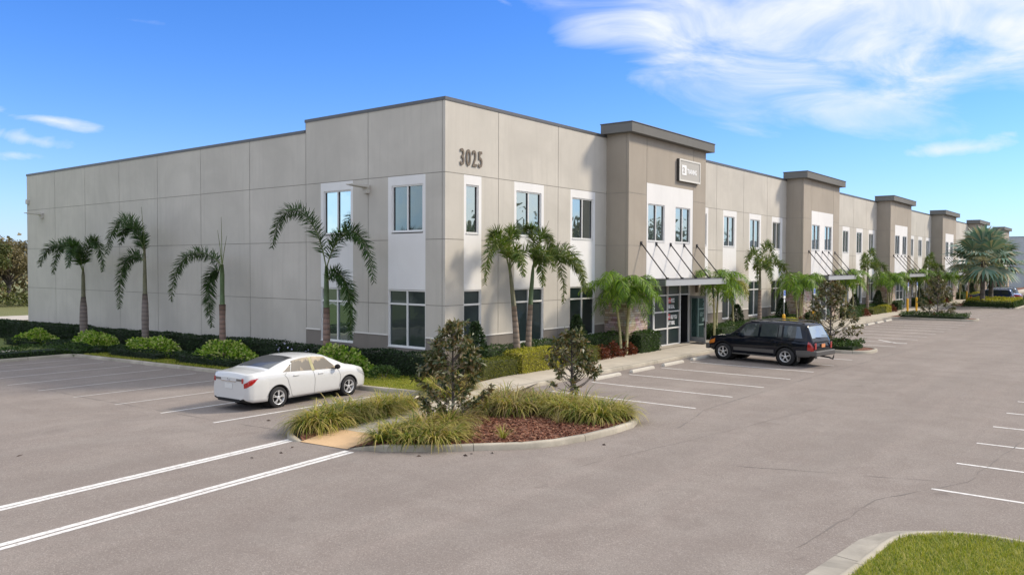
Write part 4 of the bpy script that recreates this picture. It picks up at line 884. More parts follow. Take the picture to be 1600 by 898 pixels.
low_cover(50.9,53.1,-9.7,-4.6,2600,'low spreading green shrubs covering the second parking island',0)
low_cover(104.3,106.7,-9.7,-4.6,1200,'low spreading green shrubs covering the farthest parking island',0)
hedge_box('hedge',76.5,85.5,-9.9,-5.6,zb,.85,M['gold'],60,.16,label='broad yellow topped hedge bed under the silver fan palms',wob=.08)
hedge_box('hedge',76.1,85.9,-10.15,-9.9,zb,.7,M['hedge2'],110,.12,label='narrow green hedge edging the front of the yellow bed under the fan palms',wob=.04)
hedge_box('hedge',75.95,76.45,-9.8,-5.4,zb,.68,M['hedge2'],110,.12,label='narrow green hedge edging the near side of the yellow bed under the fan palms',wob=.04)
def fan_palm(loc,h,r,lab,seed,n=26):
    rg=np.random.default_rng(seed); rt=empty('fan_palm',loc,0,lab,'palm tree','silver blue fan palms')
    m=MB(); m.tube([(0,0,-.1),(0,0,h*.5),(0,0,h)],[.26,.22,.2],10); m.build('trunk',M['bark'],rt)
    for k in range(n):
        az=2.4*k+rg.uniform(-.2,.2); el=R(80-115*(k/n)+rg.uniform(-8,8)); d=np.array([math.cos(el)*math.cos(az),math.cos(el)*math.sin(az),math.sin(el)])
        p0=np.array([0,0,h]); p1=p0+d*r*.5; s=MB(); s.tube([tuple(p0),tuple((p0+p1)/2+[0,0,.05]),tuple(p1)],[.045,.035,.025],5)
        sd=unit(np.cross(d,[0,0,1.])[None])[0]; up=np.cross(sd,d); ns=22; V=[];F=[]
        for j in range(ns):
            a=R(-125+250*j/(ns-1)); dr=d*math.cos(a)+sd*math.sin(a); dr=dr/np.linalg.norm(dr); Ls=r*.62*(.75+.25*math.cos(a))*rg.uniform(.9,1.05)
            w=Ls*.13; t=np.cross(dr,up); t/=np.linalg.norm(t); mid=p1+dr*Ls*.55+up*(.06*Ls); tip=p1+dr*Ls-np.array([0,0,.18*Ls])
            V+= [p1,mid+t*w/2,tip,mid-t*w/2]
        F=np.arange(4*ns).reshape(ns,4); sv=np.array(s.v); sf=np.array([f for f in s.f if len(f)==4]); VV,FF=join([(np.array(V),F),(sv,sf)])
        npmesh('frond',VV,FF,[M['bism'],M['stemy']],rt,mi=np.r_[np.zeros(ns),np.ones(len(sf))])
fan_palm((77.0,-7.1,zb),4.9,4.0,'silver blue fan palm in the yellow hedge bed, the nearer and larger one',1,30)
fan_palm((83.6,-7.0,zb),4.4,3.8,'silver blue fan palm behind and to the right of the larger one',2,26)
# ornamental grass masses in the near island
def inside(poly,x,y):
    c=np.zeros(len(x),bool); n=len(poly)
    for i in range(n):
        (x1,y1),(x2,y2)=poly[i],poly[(i+1)%n]
        if y1==y2: continue
        k=((y1>y)!=(y2>y))&(x<(x2-x1)*(y-y1)/(y2-y1)+x1); c^=k
    return c
def scatter(poly,n):
    P=np.array(poly); x=rng.uniform(P[:,0].min(),P[:,0].max(),n*6); y=rng.uniform(P[:,1].min(),P[:,1].max(),n*6); k=inside(poly,x,y); return x[k][:n],y[k][:n]
def liriope(poly,clumps,per,L,lab,mats=('liri',),frac=(1,)):
    cx,cy=scatter(poly,clumps); parts=[]
    mi=[]
    for i in range(len(cx)):
        n=int(per*rng.uniform(.7,1.2)); az=rng.uniform(0,2*PI,n); P=np.stack([cx[i]+np.cos(az)*.07*rng.uniform(0,1,n),cy[i]+np.sin(az)*.07*rng.uniform(0,1,n),np.full(n,zb-.01)],1)
        v,f=blades(P,az+rng.normal(0,.2,n),0,rng.uniform(.6,1.1,n)*L*1.62*rng.uniform(.75,1.2),.034,5,rng.uniform(R(52),R(88),n),rng.uniform(R(85),R(165),n)); parts.append((v,f)); mi+= [int(rng.choice(len(mats),p=frac))]*len(f)
    V,F=join(parts); V[:,2]=np.maximum(V[:,2],.02); o=npmesh('ornamental_grass',V,F,[M[a] for a in mats],mi=mi); tag(o,lab,'ornamental grass',kind='stuff')
liriope([(-10.1,-4.35),(-9.8,-4.75),(-8.0,-4.7),(-5.6,-4.05),(-4.9,-3.5),(-5.2,-4.0),(-9.7,-4.0)],78,80,.62,'dense arching grass clumps left of the kerb ramp, between walkway and stalls')
liriope([(-5.5,-4.1),(-3.8,-3.9),(-3.5,-2.6),(-2.3,-2.2),(-1.9,-2.7),(-4.4,-3.9)],50,75,.60,'yellowing grass clumps between the lawn and the walkway',('liri','liridry'),(.8,.2))
liriope([(-9.95,-7.0),(-9.2,-6.75),(-7.8,-6.75),(-7.6,-7.2),(-8.3,-8.2),(-8.9,-8.4)],44,80,.55,'green and tan grass clumps just right of the kerb ramp',('liri','liridry'),(.85,.15))
liriope([(-7.6,-6.8),(-6.3,-6.6),(-6.6,-7.2),(-7.8,-7.3)],12,60,.5,'straw coloured grass at the foot of the taller near magnolia',('liridry','liri'),(.6,.4))
liriope([(-5.3,-6.1),(-2.9,-5.35),(-1.2,-4.7),(-.9,-5.2),(-1.6,-6.8),(-3.8,-7.2),(-5.0,-6.8)] if False else [(-5.6,-6.2),(-3.1,-5.5),(-3.0,-8.2),(-4.2,-8.0),(-5.2,-7.0)],60,75,.64,'tall browning grass clumps in the middle of the near island',('liri','liridry'),(.5,.5))
liriope([(-4.4,-8.2),(-3.1,-7.6),(-3.1,-9.6),(-3.6,-10.1),(-4.5,-9.6)],40,90,.62,'bright arching grass clumps at the rounded end of the near island')
# single tufts on the mulch
for i,(x,y,l) in enumerate([(-7.6,-8.95,'small yellow green tuft on the mulch near the front kerb of the near island'),(-8.1,-8.3,'small straw tuft on the mulch left of the yellow green one'),(-5.2,-8.9,'thin straw tuft alone in the open mulch near the island end')]):
    n=55 if i<2 else 30; az=rng.uniform(0,2*PI,n); P=np.stack([x+np.cos(az)*.05,y+np.sin(az)*.05,np.full(n,zb)],1); v,f=blades(P,az,0,rng.uniform(.35,.6,n)*.9,.017,3,rng.uniform(R(55),R(85),n),rng.uniform(R(40),R(100),n)); o=npmesh('grass_tuft',v,f,M['liri' if i==0 else 'liridry']); tag(o,l,'grass tuft')
# mulch chips
ch=[(-10,-7),(-9.4,-8.1),(-7.7,-9.65),(-6.8,-10.0),(-4.9,-10.3),(-3.8,-10.2),(-3.05,-9.6),(-3.05,-5.3),(-5.4,-6.0),(-9.2,-6.6)]
x,y=scatter(ch,6500); P=np.stack([x,y,np.full(len(x),zb+.01)],1); v,f=leaves(P,rng.normal(size=(len(x),3))*[1,1,.25],rng.uniform(.05,.13,len(x)),rng.uniform(.03,.06,len(x)),0,.15); M['chip']=leaf_mat('bark_chip',[(.06,.02,.012),(.16,.055,.03),(.30,.13,.075),(.42,.25,.16)],.0,.9)
tag(npmesh('mulch_chips',v,f,M['chip']),'loose red brown bark chips covering the near island','mulch',kind='stuff')
x,y=scatter([(-10,-4.2),(-3.9,-3.9),(-3.6,-2.1),(.3,-2.1),(-.8,-2.35),(-3.2,-3.4),(-5.2,-4.15),(-8.7,-4.85),(-10.1,-4.85)],1800); P=np.stack([x,y,np.full(len(x),zb+.01)],1); v,f=leaves(P,rng.normal(size=(len(x),3))*[1,1,.25],rng.uniform(.05,.12,len(x)),rng.uniform(.03,.05,len(x)),0,.15); tag(npmesh('mulch_chips',v,f,M['chip']),'bark chips between the walkway and the grass clumps by the ramp','mulch',kind='stuff')
# grass blades
def turf(poly,n,L,w,lab,z=.085,slope=False,k=2):
    x,y=scatter(poly,n); zz=np.array([z+(gz(a,b) if slope else 0) for a,b in zip(x,y)]); az=rng.uniform(0,2*PI,len(x)); v,f=blades(np.stack([x,y,zz],1),az,0,rng.uniform(.6,1.2,len(x))*L,w,k,rng.uniform(R(55),R(88),len(x)),rng.uniform(R(20),R(80),len(x)))
    tag(npmesh('grass',v,f,M['blade']),lab,'grass',kind='stuff')
turf([(-8.33,-22),(-8.33,-19.4),(-8.55,-18.75),(-9.2,-18.22),(-10.6,-18.12),(-14,-17.95),(-14,-22)],62000,.075,.008,'short green grass of the lawn behind the kerb in the lower right corner')
turf([(-3.65,-2.3),(-1.0,-2.3),(-1.0,5.6),(-3.65,5.6)],26000,.085,.012,'bright green grass between the white car and the building corner',ZB,True)
turf([(-3.65,5.6),(-1.2,5.6),(-1.2,22),(-3.65,22)],22000,.09,.02,'shaded grass strip along the kerb beside the palms',ZB,True)
turf([(-8.4,-22),(-8.4,-19.4),(-8.6,-18.75),(-9.2,-18.25),(-10.6,-18.12),(-13,-18),(-13,-22)],900,.13,.014,'taller weed blades and seed stems in the corner lawn')
# ------------------------------------------------------------------ kerb-side things
def wheel_stop(x,y,lab,g='concrete wheel stops along the front walkway'):
    prof=[(-.09,0),(-.075,.07),(-.045,.115),(.045,.115),(.075,.07),(.09,0)]; m=MB(); Lh=.93; vs=[];n=len(prof)
    for s_ in (-1,1):
        for a,b in prof: vs.append((s_*(Lh-(.05 if b>.1 else 0)),a,b))
    m.add(vs,[(i,i+1,n+i+1,n+i) for i in range(n-1)]+[tuple(range(n))[::-1],tuple(range(n,2*n))])
    o=m.build('wheel_stop',M['stop'],None,bevel=.008); o.location=(x,y,.003); tag(o,lab,'wheel stop',g); return o
stops=[(4.05,'wheel stop in the stall nearest the planted island'),(6.8,'second wheel stop from the near island'),(9.55,'third wheel stop from the near island, left of the dark car'),(12.35,'wheel stop under the front of the dark car'),(15.1,'wheel stop hidden beyond the dark car, near the parking island')]
ws=None
for k,(x,l) in enumerate(stops+[(25.9+i*2.63,'wheel stop number %s of the row past the parking island with the brownish magnolia'%['one','two','three','four','five','six','seven','eight','nine'][i]) for i in range(9)]):
    if ws is None: ws=wheel_stop(x,-4.78,l)
    else:
        c=ws.copy(); link(c); c.location.x=x; c['label']=l
def bollard(x,y,lab,stained=False):
    r=empty('bollard_sign',(x,y,zb),0,lab,'bollard sign','yellow bollards with accessible parking signs')
    m=MB(); m.lathe([(.085,-.1),(.09,0),(.09,1.25),(.075,1.32),(.03,1.36),(0.0,1.37)],16); m.build('bollard',M['yellow'],r)
    m=MB(); m.box(-.025,.025,-.02,.02,1.3,2.75); m.build('post',M['steel'],r)
    s=MB(); s.box(-.16,.16,-.035,-.022,2.3,2.78,0); s.box(-.145,.145,-.038,-.0355,2.45,2.765,1); s.build('sign_plate',[M['vinyl'],M['blue']],r,)
    # wheelchair symbol
    q=MB(); q.lathe([(.017,-.004),(.017,.0),(0,.0)],10,'y',(-.01,-.04,2.73)); q.bar((-.01,-.041,2.71),(.0,-.041,2.63),.016,.004); q.bar((0,-.041,2.63),(.05,-.041,2.63),.016,.004); q.bar((.05,-.041,2.63),(.075,-.041,2.55),.016,.004)
    for i in range(12):
        a0,a1=R(100+i*22),R(122+i*22); q.bar((.0+.065*math.cos(a0),-.041,2.58+.065*math.sin(a0)),(.0+.065*math.cos(a1),-.041,2.58+.065*math.sin(a1)),.013,.004)
    q.build('wheelchair_symbol',M['letter'],r); m=MB(); m.box(-.1,.1,-.035,-.022,2.05,2.25); m.build('sign_plate',M['vinyl'],r); return r
b0=bollard(25.6,-3.95,'yellow bollard carrying a parking sign, directly behind the roof of the dark car')
for x,y,l in ((31.3,-3.9,'yellow bollard carrying a parking sign, beside the brownish magnolia right of the dark car'),(57.6,-3.9,'yellow bollard sign before the third entrance, left one of the pair'),(61.2,-3.9,'yellow bollard sign before the third entrance, right one of the pair'),(88,-3.9,'yellow bollard sign behind the silver fan palms')):
    c=copy_tree(b0); c.location=(x,y,zb); c['label']=l
# ------------------------------------------------------------------ cars
def interp(tab,x):
    xs=[t[0] for t in tab]; ys=[t[1] for t in tab]; return float(np.interp(x,xs,ys))
def smooth_tab(tab,x,h=.06):
    return sum(interp(tab,x+d)*w_ for d,w_ in ((-h,.25),(0,.5),(h,.25)))
class CarShape:
    def __init__(s,L,W,top,belt,bot,plan,wheels,ra,rw,tumble=.36,crown=.03,rx0=.0):
        s.__dict__.update(L=L,W=W,top=top,belt=belt,bot=bot,plan=plan,wheels=wheels,ra=ra,rw=rw,tumble=tumble,crown=crown)
    def sec(s,x):
        hw=s.W/2*smooth_tab(s.plan,x,.03); zt=smooth_tab(s.top,x,.03); zb_=min(smooth_tab(s.belt,x),zt-.012); z0=interp(s.bot,x)
        g=zt-zb_; wb=hw*.955; wr=max(wb-s.tumble*g-.02*min(1,g/.2),.25*hw); low=z0+.05
        az=z0
        for xw in s.wheels:
            d=abs(x-xw)
            if d<s.ra: az=max(az,s.rw+math.sqrt(s.ra**2-d*d))
        lo=max(low,az); az_on=az>low+1e-4
        H=zb_-low
        side=[(.955,.0),(.985,.12),(1.0,.42),(.998,.68),(.985,.88),(.955,1.0)]
        pts=[(0,z0),(hw*.72,z0)]
        for f,t in side:
            zz=low+H*t
            if az_on:
                zz=lo+(zb_-lo)*t; tt=(zz-low)/H; f=float(np.interp(tt,[q[1] for q in side],[q[0] for q in side]))
            pts.append((hw*f,zz))
        pts[-1]=(wb,zb_)
        if az_on: pts[1]=(hw*.72,max(z0,lo-.02))
        for t in (.3,.62,.90): pts.append((wb+(wr-wb)*t,zb_+g*t))
        pts+= [(wr*.86,zt),(wr*.45,zt+s.crown*.75),(0,zt+s.crown)]
        return pts      # 14 points: 0..13
    def P(s,x,v,side=1):
        p=s.sec(x); 
        if v>13: side=-side; v=26-v
        i=min(int(v),12); f=v-i; return np.array([x,side*(p[i][0]*(1-f)+p[i+1][0]*f),p[i][1]*(1-f)+p[i+1][1]*f])
    def patch(s,q,nu,nv,off,side,mb,m=0):
        """q: 4 corners (x,v): rear-low, front-low, front-high, rear-high"""
        vs=[]
        for j in range(nv+1):
            for i in range(nu+1):
                a,b=i/nu,j/nv; x=(q[0][0]*(1-a)+q[1][0]*a)*(1-b)+(q[3][0]*(1-a)+q[2][0]*a)*b; v=(q[0][1]*(1-a)+q[1][1]*a)*(1-b)+(q[3][1]*(1-a)+q[2][1]*a)*b
                p=s.P(x,v,side); e=.01; du=s.P(x+e,v,side)-s.P(x-e,v,side); dv=s.P(x,min(v+.15,25.9),side)-s.P(x,v-.15,side); n=np.cross(du,dv)*side; n/=max(np.linalg.norm(n),1e-9)
                c=np.array([x,0,.6]); 
                if np.dot(n,p-c)<0: n=-n
                vs.append(tuple(p+n*off))
        mb.add(vs,[(j*(nu+1)+i,j*(nu+1)+i+1,(j+1)*(nu+1)+i+1,(j+1)*(nu+1)+i) for j in range(nv) for i in range(nu)],m,True)
    def line(s,pts,side,mb,w=.008,off=.004,m=0):
        """thin panel gap along (x,v) points"""
        P=[]
        for k in range(len(pts)-1):
            for t in np.linspace(0,1,7)[:-1]: P.append((pts[k][0]*(1-t)+pts[k+1][0]*t,pts[k][1]*(1-t)+pts[k+1][1]*t))
        P.append(pts[-1]); Q=[s.P(x,v,side)+np.array([0,side*off,off*.3]) for x,v in P]; vs=[]
        for i,p in enumerate(Q):
            d=Q[min(i+1,len(Q)-1)]-Q[max(i-1,0)]; n=np.cross(d,[0,side,0.3]); n/=max(np.linalg.norm(n),1e-9); vs+= [tuple(p-n*w/2),tuple(p+n*w/2)]
        mb.add(vs,[(2*i,2*i+1,2*i+3,2*i+2) for i in range(len(Q)-1)],m)
def wheel(parent,x,y,r,side,wd=.21,rimf=.66,spokes=5):
    t=MB(); t.lathe([(r*rimf,-wd/2),(r*.93,-wd/2),(r,-wd*.32),(r,wd*.32),(r*.93,wd/2),(r*rimf,wd/2)],28,'y',(0,0,0)); e=t.build('wheel',M['tyre'],parent); e.location=(x,y,r)
    m=MB(); o=side*wd/2; rr=r*rimf
    m.lathe([(rr,o*1.0),(rr*.94,o*1.02),(rr*.90,o*.8),(rr*.88,o*.1)],28,'y'); 
    for k in range(spokes):
        a=2*PI*k/spokes+.3
        for da in ((-.13),(.13)) if spokes<=5 else (0,):
            c,s_=math.cos(a),math.sin(a); c2,s2=math.cos(a+da),math.sin(a+da)
            m.bar((c*rr*.12,o*.86,s_*rr*.12),(c2*rr*.92,o*.92,s2*rr*.92),rr*(.13 if spokes<=5 else .2),.02)
    m.lathe([(rr*.24,o*.7),(rr*.24,o*.95),(rr*.18,o*1.0),(0,o*1.0)],14,'y'); m.build('rim',M['rim'],e)
    d=MB(); d.lathe([(rr*.9,o*.12),(0,o*.12)],20,'y'); d.build('brake',M['under'],e); return e
def car_body(sh,parent,paint,extra_x=()):
    xs=set(np.round(np.linspace(0,sh.L,76),4))|set(np.round(np.linspace(0,.5,18),4))|set(np.round(np.linspace(sh.L-.4,sh.L,14),4))|set(extra_x)
    for xw in sh.wheels: xs|={xw-sh.ra-.002,xw+sh.ra+.002}|set(xw+sh.ra*np.cos(np.linspace(.02,PI-.02,22)))
    xs=sorted(xs); m=MB(); vs=[];n=27
    for x in xs:
        p=sh.sec(x); r=[(x,a,b) for a,b in p]; l=[(x,-a,b) for a,b in p[1:-1]][::-1]; ring=r+l; vs+=ring
    n=26
    F=[];mi=[]
    for i in range(len(xs)-1):
        for k in range(n):
            k2=(k+1)%n; F.append((i*n+k,(i+1)*n+k,(i+1)*n+k2,i*n+k2)); mi.append(1 if k in (0,1,24,25) else 0)
    b=len(m.v); m.v+=vs; m.f+=F; m.m+=mi; m.sm+=[True]*len(F)
    m.f.append(list(range(n))); m.m.append(0); m.sm.append(False); m.f.append([(len(xs)-1)*n+k for k in range(n)][::-1]); m.m.append(0); m.sm.append(False)
    return m.build('body',[paint,M['under']],parent)
def arch_trim(sh,parent,mat,w=.035):
    for side in (1,-1):
        for xw in sh.wheels:
            m=MB(); vs=[]
            for a in np.linspace(.06,PI-.06,22):
                x=xw+(sh.ra)*math.cos(a); x2=xw+(sh.ra+w)*math.cos(a); z=sh.rw+sh.ra*math.sin(a); z2=sh.rw+(sh.ra+w)*math.sin(a)
                y=sh.W/2*interp(sh.plan,x)*1.0; vs+= [(x,side*(y+.004),z),(x2,side*(y+.008),z2)]
            m.add(vs,[(2*i,2*i+1,2*i+3,2*i+2) for i in range(21)],0,True); m.build('wheel_arch',mat,parent)
def sedan(paint,label,cat='car',group=None,glassm=None):
    rt=empty('parked_car',(0,0,0),0,label,cat,group); gm=glassm or M['carglass']; sg=M['reflglass'] if paint is M['carwhite'] else gm; LL=4.80
    sh=CarShape(LL,1.82,
      top=[(0,.92),(.02,1.0),(.05,1.085),(.12,1.10),(.45,1.125),(.72,1.15),(1.15,1.30),(1.6,1.415),(2.05,1.46),(2.5,1.465),(2.95,1.42),(3.35,1.25),(3.75,1.06),(4.1,1.0),(4.45,.90),(4.65,.80),(4.76,.68),(4.80,.58)],
      belt=[(0,.84),(.1,1.0),(.7,1.045),(1.5,1.02),(2.4,.975),(3.2,.945),(3.8,.93),(4.3,.86),(4.6,.74),(4.8,.52)],
      bot=[(0,.34),(.04,.28),(.2,.22),(.7,.2),(4.1,.2),(4.6,.2),(4.76,.24),(4.8,.34)],
      plan=[(0,.74),(.03,.83),(.09,.90),(.22,.955),(.5,.985),(1.1,1),(3.6,1),(4.2,.975),(4.5,.91),(4.68,.80),(4.78,.66),(4.8,.58)],
      wheels=(1.05,3.825),ra=.37,rw=.325)
    body=car_body(sh,rt,paint); arch_trim(sh,rt,M['under'],.02)
    for xw in sh.wheels:
        for s_ in (1,-1): wheel(rt,xw,s_*.80,.325,s_)
    # wheel wells
    for xw in sh.wheels:
        for s_ in (1,-1): m=MB(); m.lathe([(0,s_*.45),(.365,s_*.45),(.365,s_*.86)],20,'y',(xw,0,.325)); m.build('wheel_well',M['under'],rt)
    for s_ in (1,-1):
        m=MB(); sh.patch([(1.22,7.35),(1.50,7.25),(1.62,9.8),(1.70,9.75)],3,4,.006,s_,m); sh.patch([(1.52,7.25),(2.33,7.2),(2.28,10.0),(1.66,9.85)],8,5,.006,s_,m); m.build('rear_side_window',sg,rt)
        m=MB(); sh.patch([(2.45,7.2),(3.42,7.2),(2.92,9.9),(2.40,10.0)],8,5,.006,s_,m); m.build('front_side_window',sg,rt)
        m=MB(); sh.patch([(2.335,7.1),(2.445,7.1),(2.395,10.1),(2.285,10.1)],2,5,.007,s_,m); m.build('pillar_trim',M['stemy'] if paint is M['carwhite'] else M['under'],rt)
        m=MB(); sh.line([(2.37,7.1),(2.42,5),(2.40,2.3)],s_,m); sh.line([(1.36,7.1),(1.28,5.8),(1.45,4.3),(1.58,2.4),(2.40,2.25),(3.40,2.25),(3.46,5),(3.36,7.1)],s_,m); m.build('door_gap',M['under'],rt)
        for hx in (1.70,2.66):
            p=sh.P(hx,6.05,s_); m=MB(); m.box(p[0]-.10,p[0]+.10,p[1]-.015,p[1]+.03*s_ if s_>0 else p[1]+.015,p[2]-.014,p[2]+.014) if s_>0 else m.box(p[0]-.10,p[0]+.10,p[1]-.03,p[1]+.01,p[2]-.014,p[2]+.014); m.build('door_handle',paint,rt,bevel=.006)
        m=MB(); sh.patch([(.0,4.9),(.16,5.1),(.38,6.45),(.0,6.3)],12,5,.008,s_,m); m.build('tail_light',M['tail'],rt)
        m=MB(); sh.patch([(4.25,5.7),(4.62,5.0),(4.66,6.2),(4.18,6.9)],8,3,.006,s_,m); m.build('headlight',M['lampclear'],rt)
        p=sh.P(3.28,7.2,s_); m=MB(); m.lathe([(0.0,-.085),(.06,-.07),(.085,0),(.06,.07),(0,.085)],12,'y',(p[0]-.02,p[1]+s_*.13,p[2]+.07)); m.bar((p[0],p[1],p[2]),(p[0],p[1]+s_*.1,p[2]+.05),.04); m.build('mirror',paint if paint is not M['carwhite'] else M['under'],rt)
        m=MB(); m.box(-.014,.0,min(s_*.36,s_*.60),max(s_*.36,s_*.60),.895,.965); m.build('reversing_light',M['lampdark'],rt,bevel=.005); m=MB(); m.box(-.016,.0,min(s_*.60,s_*.665),max(s_*.60,s_*.665),.84,.985); m.build('tail_light',M['tail'],rt,bevel=.006)
    m=MB(); sh.patch([(.84,10.7),(1.78,10.9),(1.78,15.1),(.84,15.3)],6,12,.006,1,m); m.build('rear_window',gm,rt)
    m=MB(); sh.patch([(3.02,10.9),(3.66,10.7),(3.66,15.3),(3.02,15.1)],6,12,.006,1,m); m.build('windshield',gm,rt)
    m=MB(); sh.line([(.56,10.9),(.56,13),(.56,15.1)],1,m,.01); m.build('boot_gap',M['under'],rt)
    m=MB(); m.box(-.012,-.001,-.17,.17,.66,.80); m.build('licence_plate',M['plate'],rt); m=MB(); m.box(-.02,-.001,-.34,.34,.865,.90); m.build('trim_bar',M['chrome'],rt,bevel=.005)
    m=MB(); m.lathe([(.045,-.02),(.06,-.005),(.045,0)],14,'x',(-.005,0,.93)); m.build('badge',M['chrome'],rt)
    m=MB(); m.box(-.012,.10,-.50,.50,.27,.36); m.build('bumper_insert',M['under'],rt); m=MB(); m.box(4.72,4.806,-.45,.45,.36,.50); m.box(4.74,4.80,-.35,.35,.56,.63); m.build('grille',M['under'],rt)
    for ch in rt.children: ch.location.x-=(1.05+3.825)/2
    return rt
def suv(paint,label,cat='car',group=None,plate=None):
    rt=empty('parked_car',(0,0,0),0,label,cat,group); gm=M['suvglass']; LL=4.86
    sh=CarShape(LL,1.93,
      top=[(0,.80),(.03,.95),(.06,1.08),(.12,1.20),(.24,1.50),(.34,1.74),(.42,1.81),(.6,1.84),(1.2,1.86),(2.4,1.86),(2.9,1.83),(3.08,1.77),(3.4,1.47),(3.72,1.205),(3.9,1.17),(4.4,1.11),(4.7,1.04),(4.80,.96),(4.84,.82),(4.86,.72)],
      belt=[(0,.74),(.06,1.0),(.12,1.14),(.3,1.17),(1.5,1.175),(3.0,1.15),(3.8,1.12),(4.3,1.06),(4.7,.95),(4.86,.66)],
      bot=[(0,.52),(.2,.42),(.8,.36),(1.6,.34),(3.6,.34),(4.5,.38),(4.86,.46)],
      plan=[(0,.84),(.04,.90),(.12,.95),(.3,.985),(.8,1),(4.0,1),(4.4,.97),(4.65,.91),(4.8,.82),(4.86,.74)],
      wheels=(1.16,4.01),ra=.45,rw=.40,tumble=.24,crown=.025)
    car_body(sh,rt,paint); arch_trim(sh,rt,M['cladding'] if paint is not M['carblack'] else M['under'],.05)
    for xw in sh.wheels:
        for s_ in (1,-1): wheel(rt,xw,s_*.83,.395,s_,.26,.60,5)
    for xw in sh.wheels:
        for s_ in (1,-1): m=MB(); m.lathe([(0,s_*.42),(.445,s_*.42),(.445,s_*.90)],20,'y',(xw,0,.40)); m.build('wheel_well',M['under'],rt)
    for s_ in (1,-1):
        m=MB(); sh.patch([(.46,7.3),(1.28,7.25),(1.28,9.75),(.62,9.75)],6,5,.006,s_,m); m.build('rear_quarter_window',gm,rt)
        m=MB(); sh.patch([(1.36,7.25),(1.50,7.25),(1.50,9.8),(1.36,9.8)],2,5,.006,s_,m); sh.patch([(1.54,7.25),(2.30,7.2),(2.28,9.85),(1.54,9.85)],6,5,.006,s_,m); m.build('rear_side_window',gm,rt)
        m=MB(); sh.patch([(2.40,7.2),(3.40,7.2),(2.98,9.75),(2.38,9.85)],8,5,.006,s_,m); m.build('front_side_window',gm,rt)
        m=MB(); sh.line([(2.35,7.1),(2.36,5),(2.36,2.2)],s_,m); sh.line([(1.33,7.1),(1.33,5.3),(1.62,4.0),(1.66,2.2),(2.36,2.15),(3.5,2.15),(3.52,5),(3.48,7.0)],s_,m); m.build('door_gap',M['under'],rt)
        m=MB(); sh.patch([(1.66,3.1),(3.50,3.1),(3.50,3.75),(1.66,3.75)],20,2,.012,s_,m); m.build('side_molding',M['cladding'],rt); m=MB(); sh.patch([(.06,3.0),(.70,3.0),(.70,3.9),(.06,3.9)],8,2,.012,s_,m); m.build('side_molding',M['cladding'],rt)
        m=MB(); sh.patch([(.03,2.0),(.72,2.0),(.72,3.1),(.03,3.1)],8,2,.010,s_,m); m.build('lower_cladding',M['cladding'],rt)
        for hx in (1.75,2.58):
            p=sh.P(hx,5.9,s_); m=MB(); m.box(p[0]-.10,p[0]+.10,min(p[1]-.01*s_,p[1]+.03*s_),max(p[1]-.01*s_,p[1]+.03*s_),p[2]-.016,p[2]+.016); m.build('door_handle',paint,rt,bevel=.006)
        m=MB(); sh.patch([(.0,3.7),(.24,3.9),(.22,6.3),(.02,6.2)],6,5,.012,s_,m); m.build('tail_light',M['tail'],rt)
        m=MB(); sh.patch([(4.42,4.6),(4.78,4.3),(4.80,5.6),(4.42,6.1)],8,3,.010,s_,m); m.build('headlight',M['amber'],rt)
        p=sh.P(3.22,7.2,s_); m=MB(); m.box(p[0]-.06,p[0]+.07,min(p[1]+s_*.06,p[1]+s_*.26),max(p[1]+s_*.06,p[1]+s_*.26),p[2]-.01,p[2]+.17); m.bar((p[0],p[1],p[2]+.04),(p[0],p[1]+s_*.1,p[2]+.06),.05); m.build('mirror',paint,rt,bevel=.02)
        m=MB(); q=[sh.P(x,11.0,s_) for x in (.5,.7,1.5,2.4,2.75,2.9)]; z=[.01,.07,.075,.07,.05,.01]; m.tube([(a[0],a[1]*.95,a[2]+b) for a,b in zip(q,z)],[.022]*6,8); m.build('roof_rail',M['cladding'],rt)
        m=MB(); m.box(1.62,3.56,min(s_*.86,s_*.985),max(s_*.86,s_*.985),.33,.38); m.build('running_board',M['cladding'],rt,bevel=.01)
        m=MB(); m.box(.64,.67,min(s_*.74,s_*.93),max(s_*.74,s_*.93),.22,.47); m.build('mud_flap',M['cladding'],rt)
        m=MB(); m.box(-.03,.0,min(s_*.66,s_*.80),max(s_*.66,s_*.80),.78,1.06); m.build('tail_light',M['tail'],rt,bevel=.01)
    for x in (.95,2.1): m=MB(); p=sh.P(x,11,1); m.bar((x,-p[1]*.95,p[2]+.07),(x,p[1]*.95,p[2]+.07),.035,.02); m.build('roof_rack_bar',M['cladding'],rt)
    m=MB(); sh.patch([(.135,10.9),(.335,10.9),(.335,15.1),(.135,15.1)],5,12,.008,1,m); m.build('rear_window',gm,rt)
    m=MB(); sh.patch([(3.13,10.9),(3.66,10.7),(3.66,15.3),(3.13,15.1)],6,12,.006,1,m); m.build('windshield',gm,rt)
    m=MB(); sh.line([(3.78,10.9),(3.78,13),(3.78,15.1)],1,m,.012); m.build('hood_gap',M['under'],rt)
    m=MB(); m.box(-.13,.16,-.90,.90,.50,.72); m.build('rear_bumper',M['cladding'],rt,bevel=.035); m=MB(); m.box(4.74,4.93,-.86,.86,.46,.72); m.build('front_bumper',M['cladding'],rt,bevel=.04)
    m=MB(); m.box(-.012,.03,-.60,.60,.74,.80); m.box(-.01,.05,-.64,.64,1.08,1.105); m.build('tailgate_trim',M['under'],rt); m=MB(); m.box(-.02,-.002,-.16,.16,.85,1.0); m.build('licence_plate',[M['platef' if plate else 'plate']],rt)
    m=MB(); m.box(4.855,4.875,-.5,.5,.80,.98); m.build('grille',M['chrome'],rt)
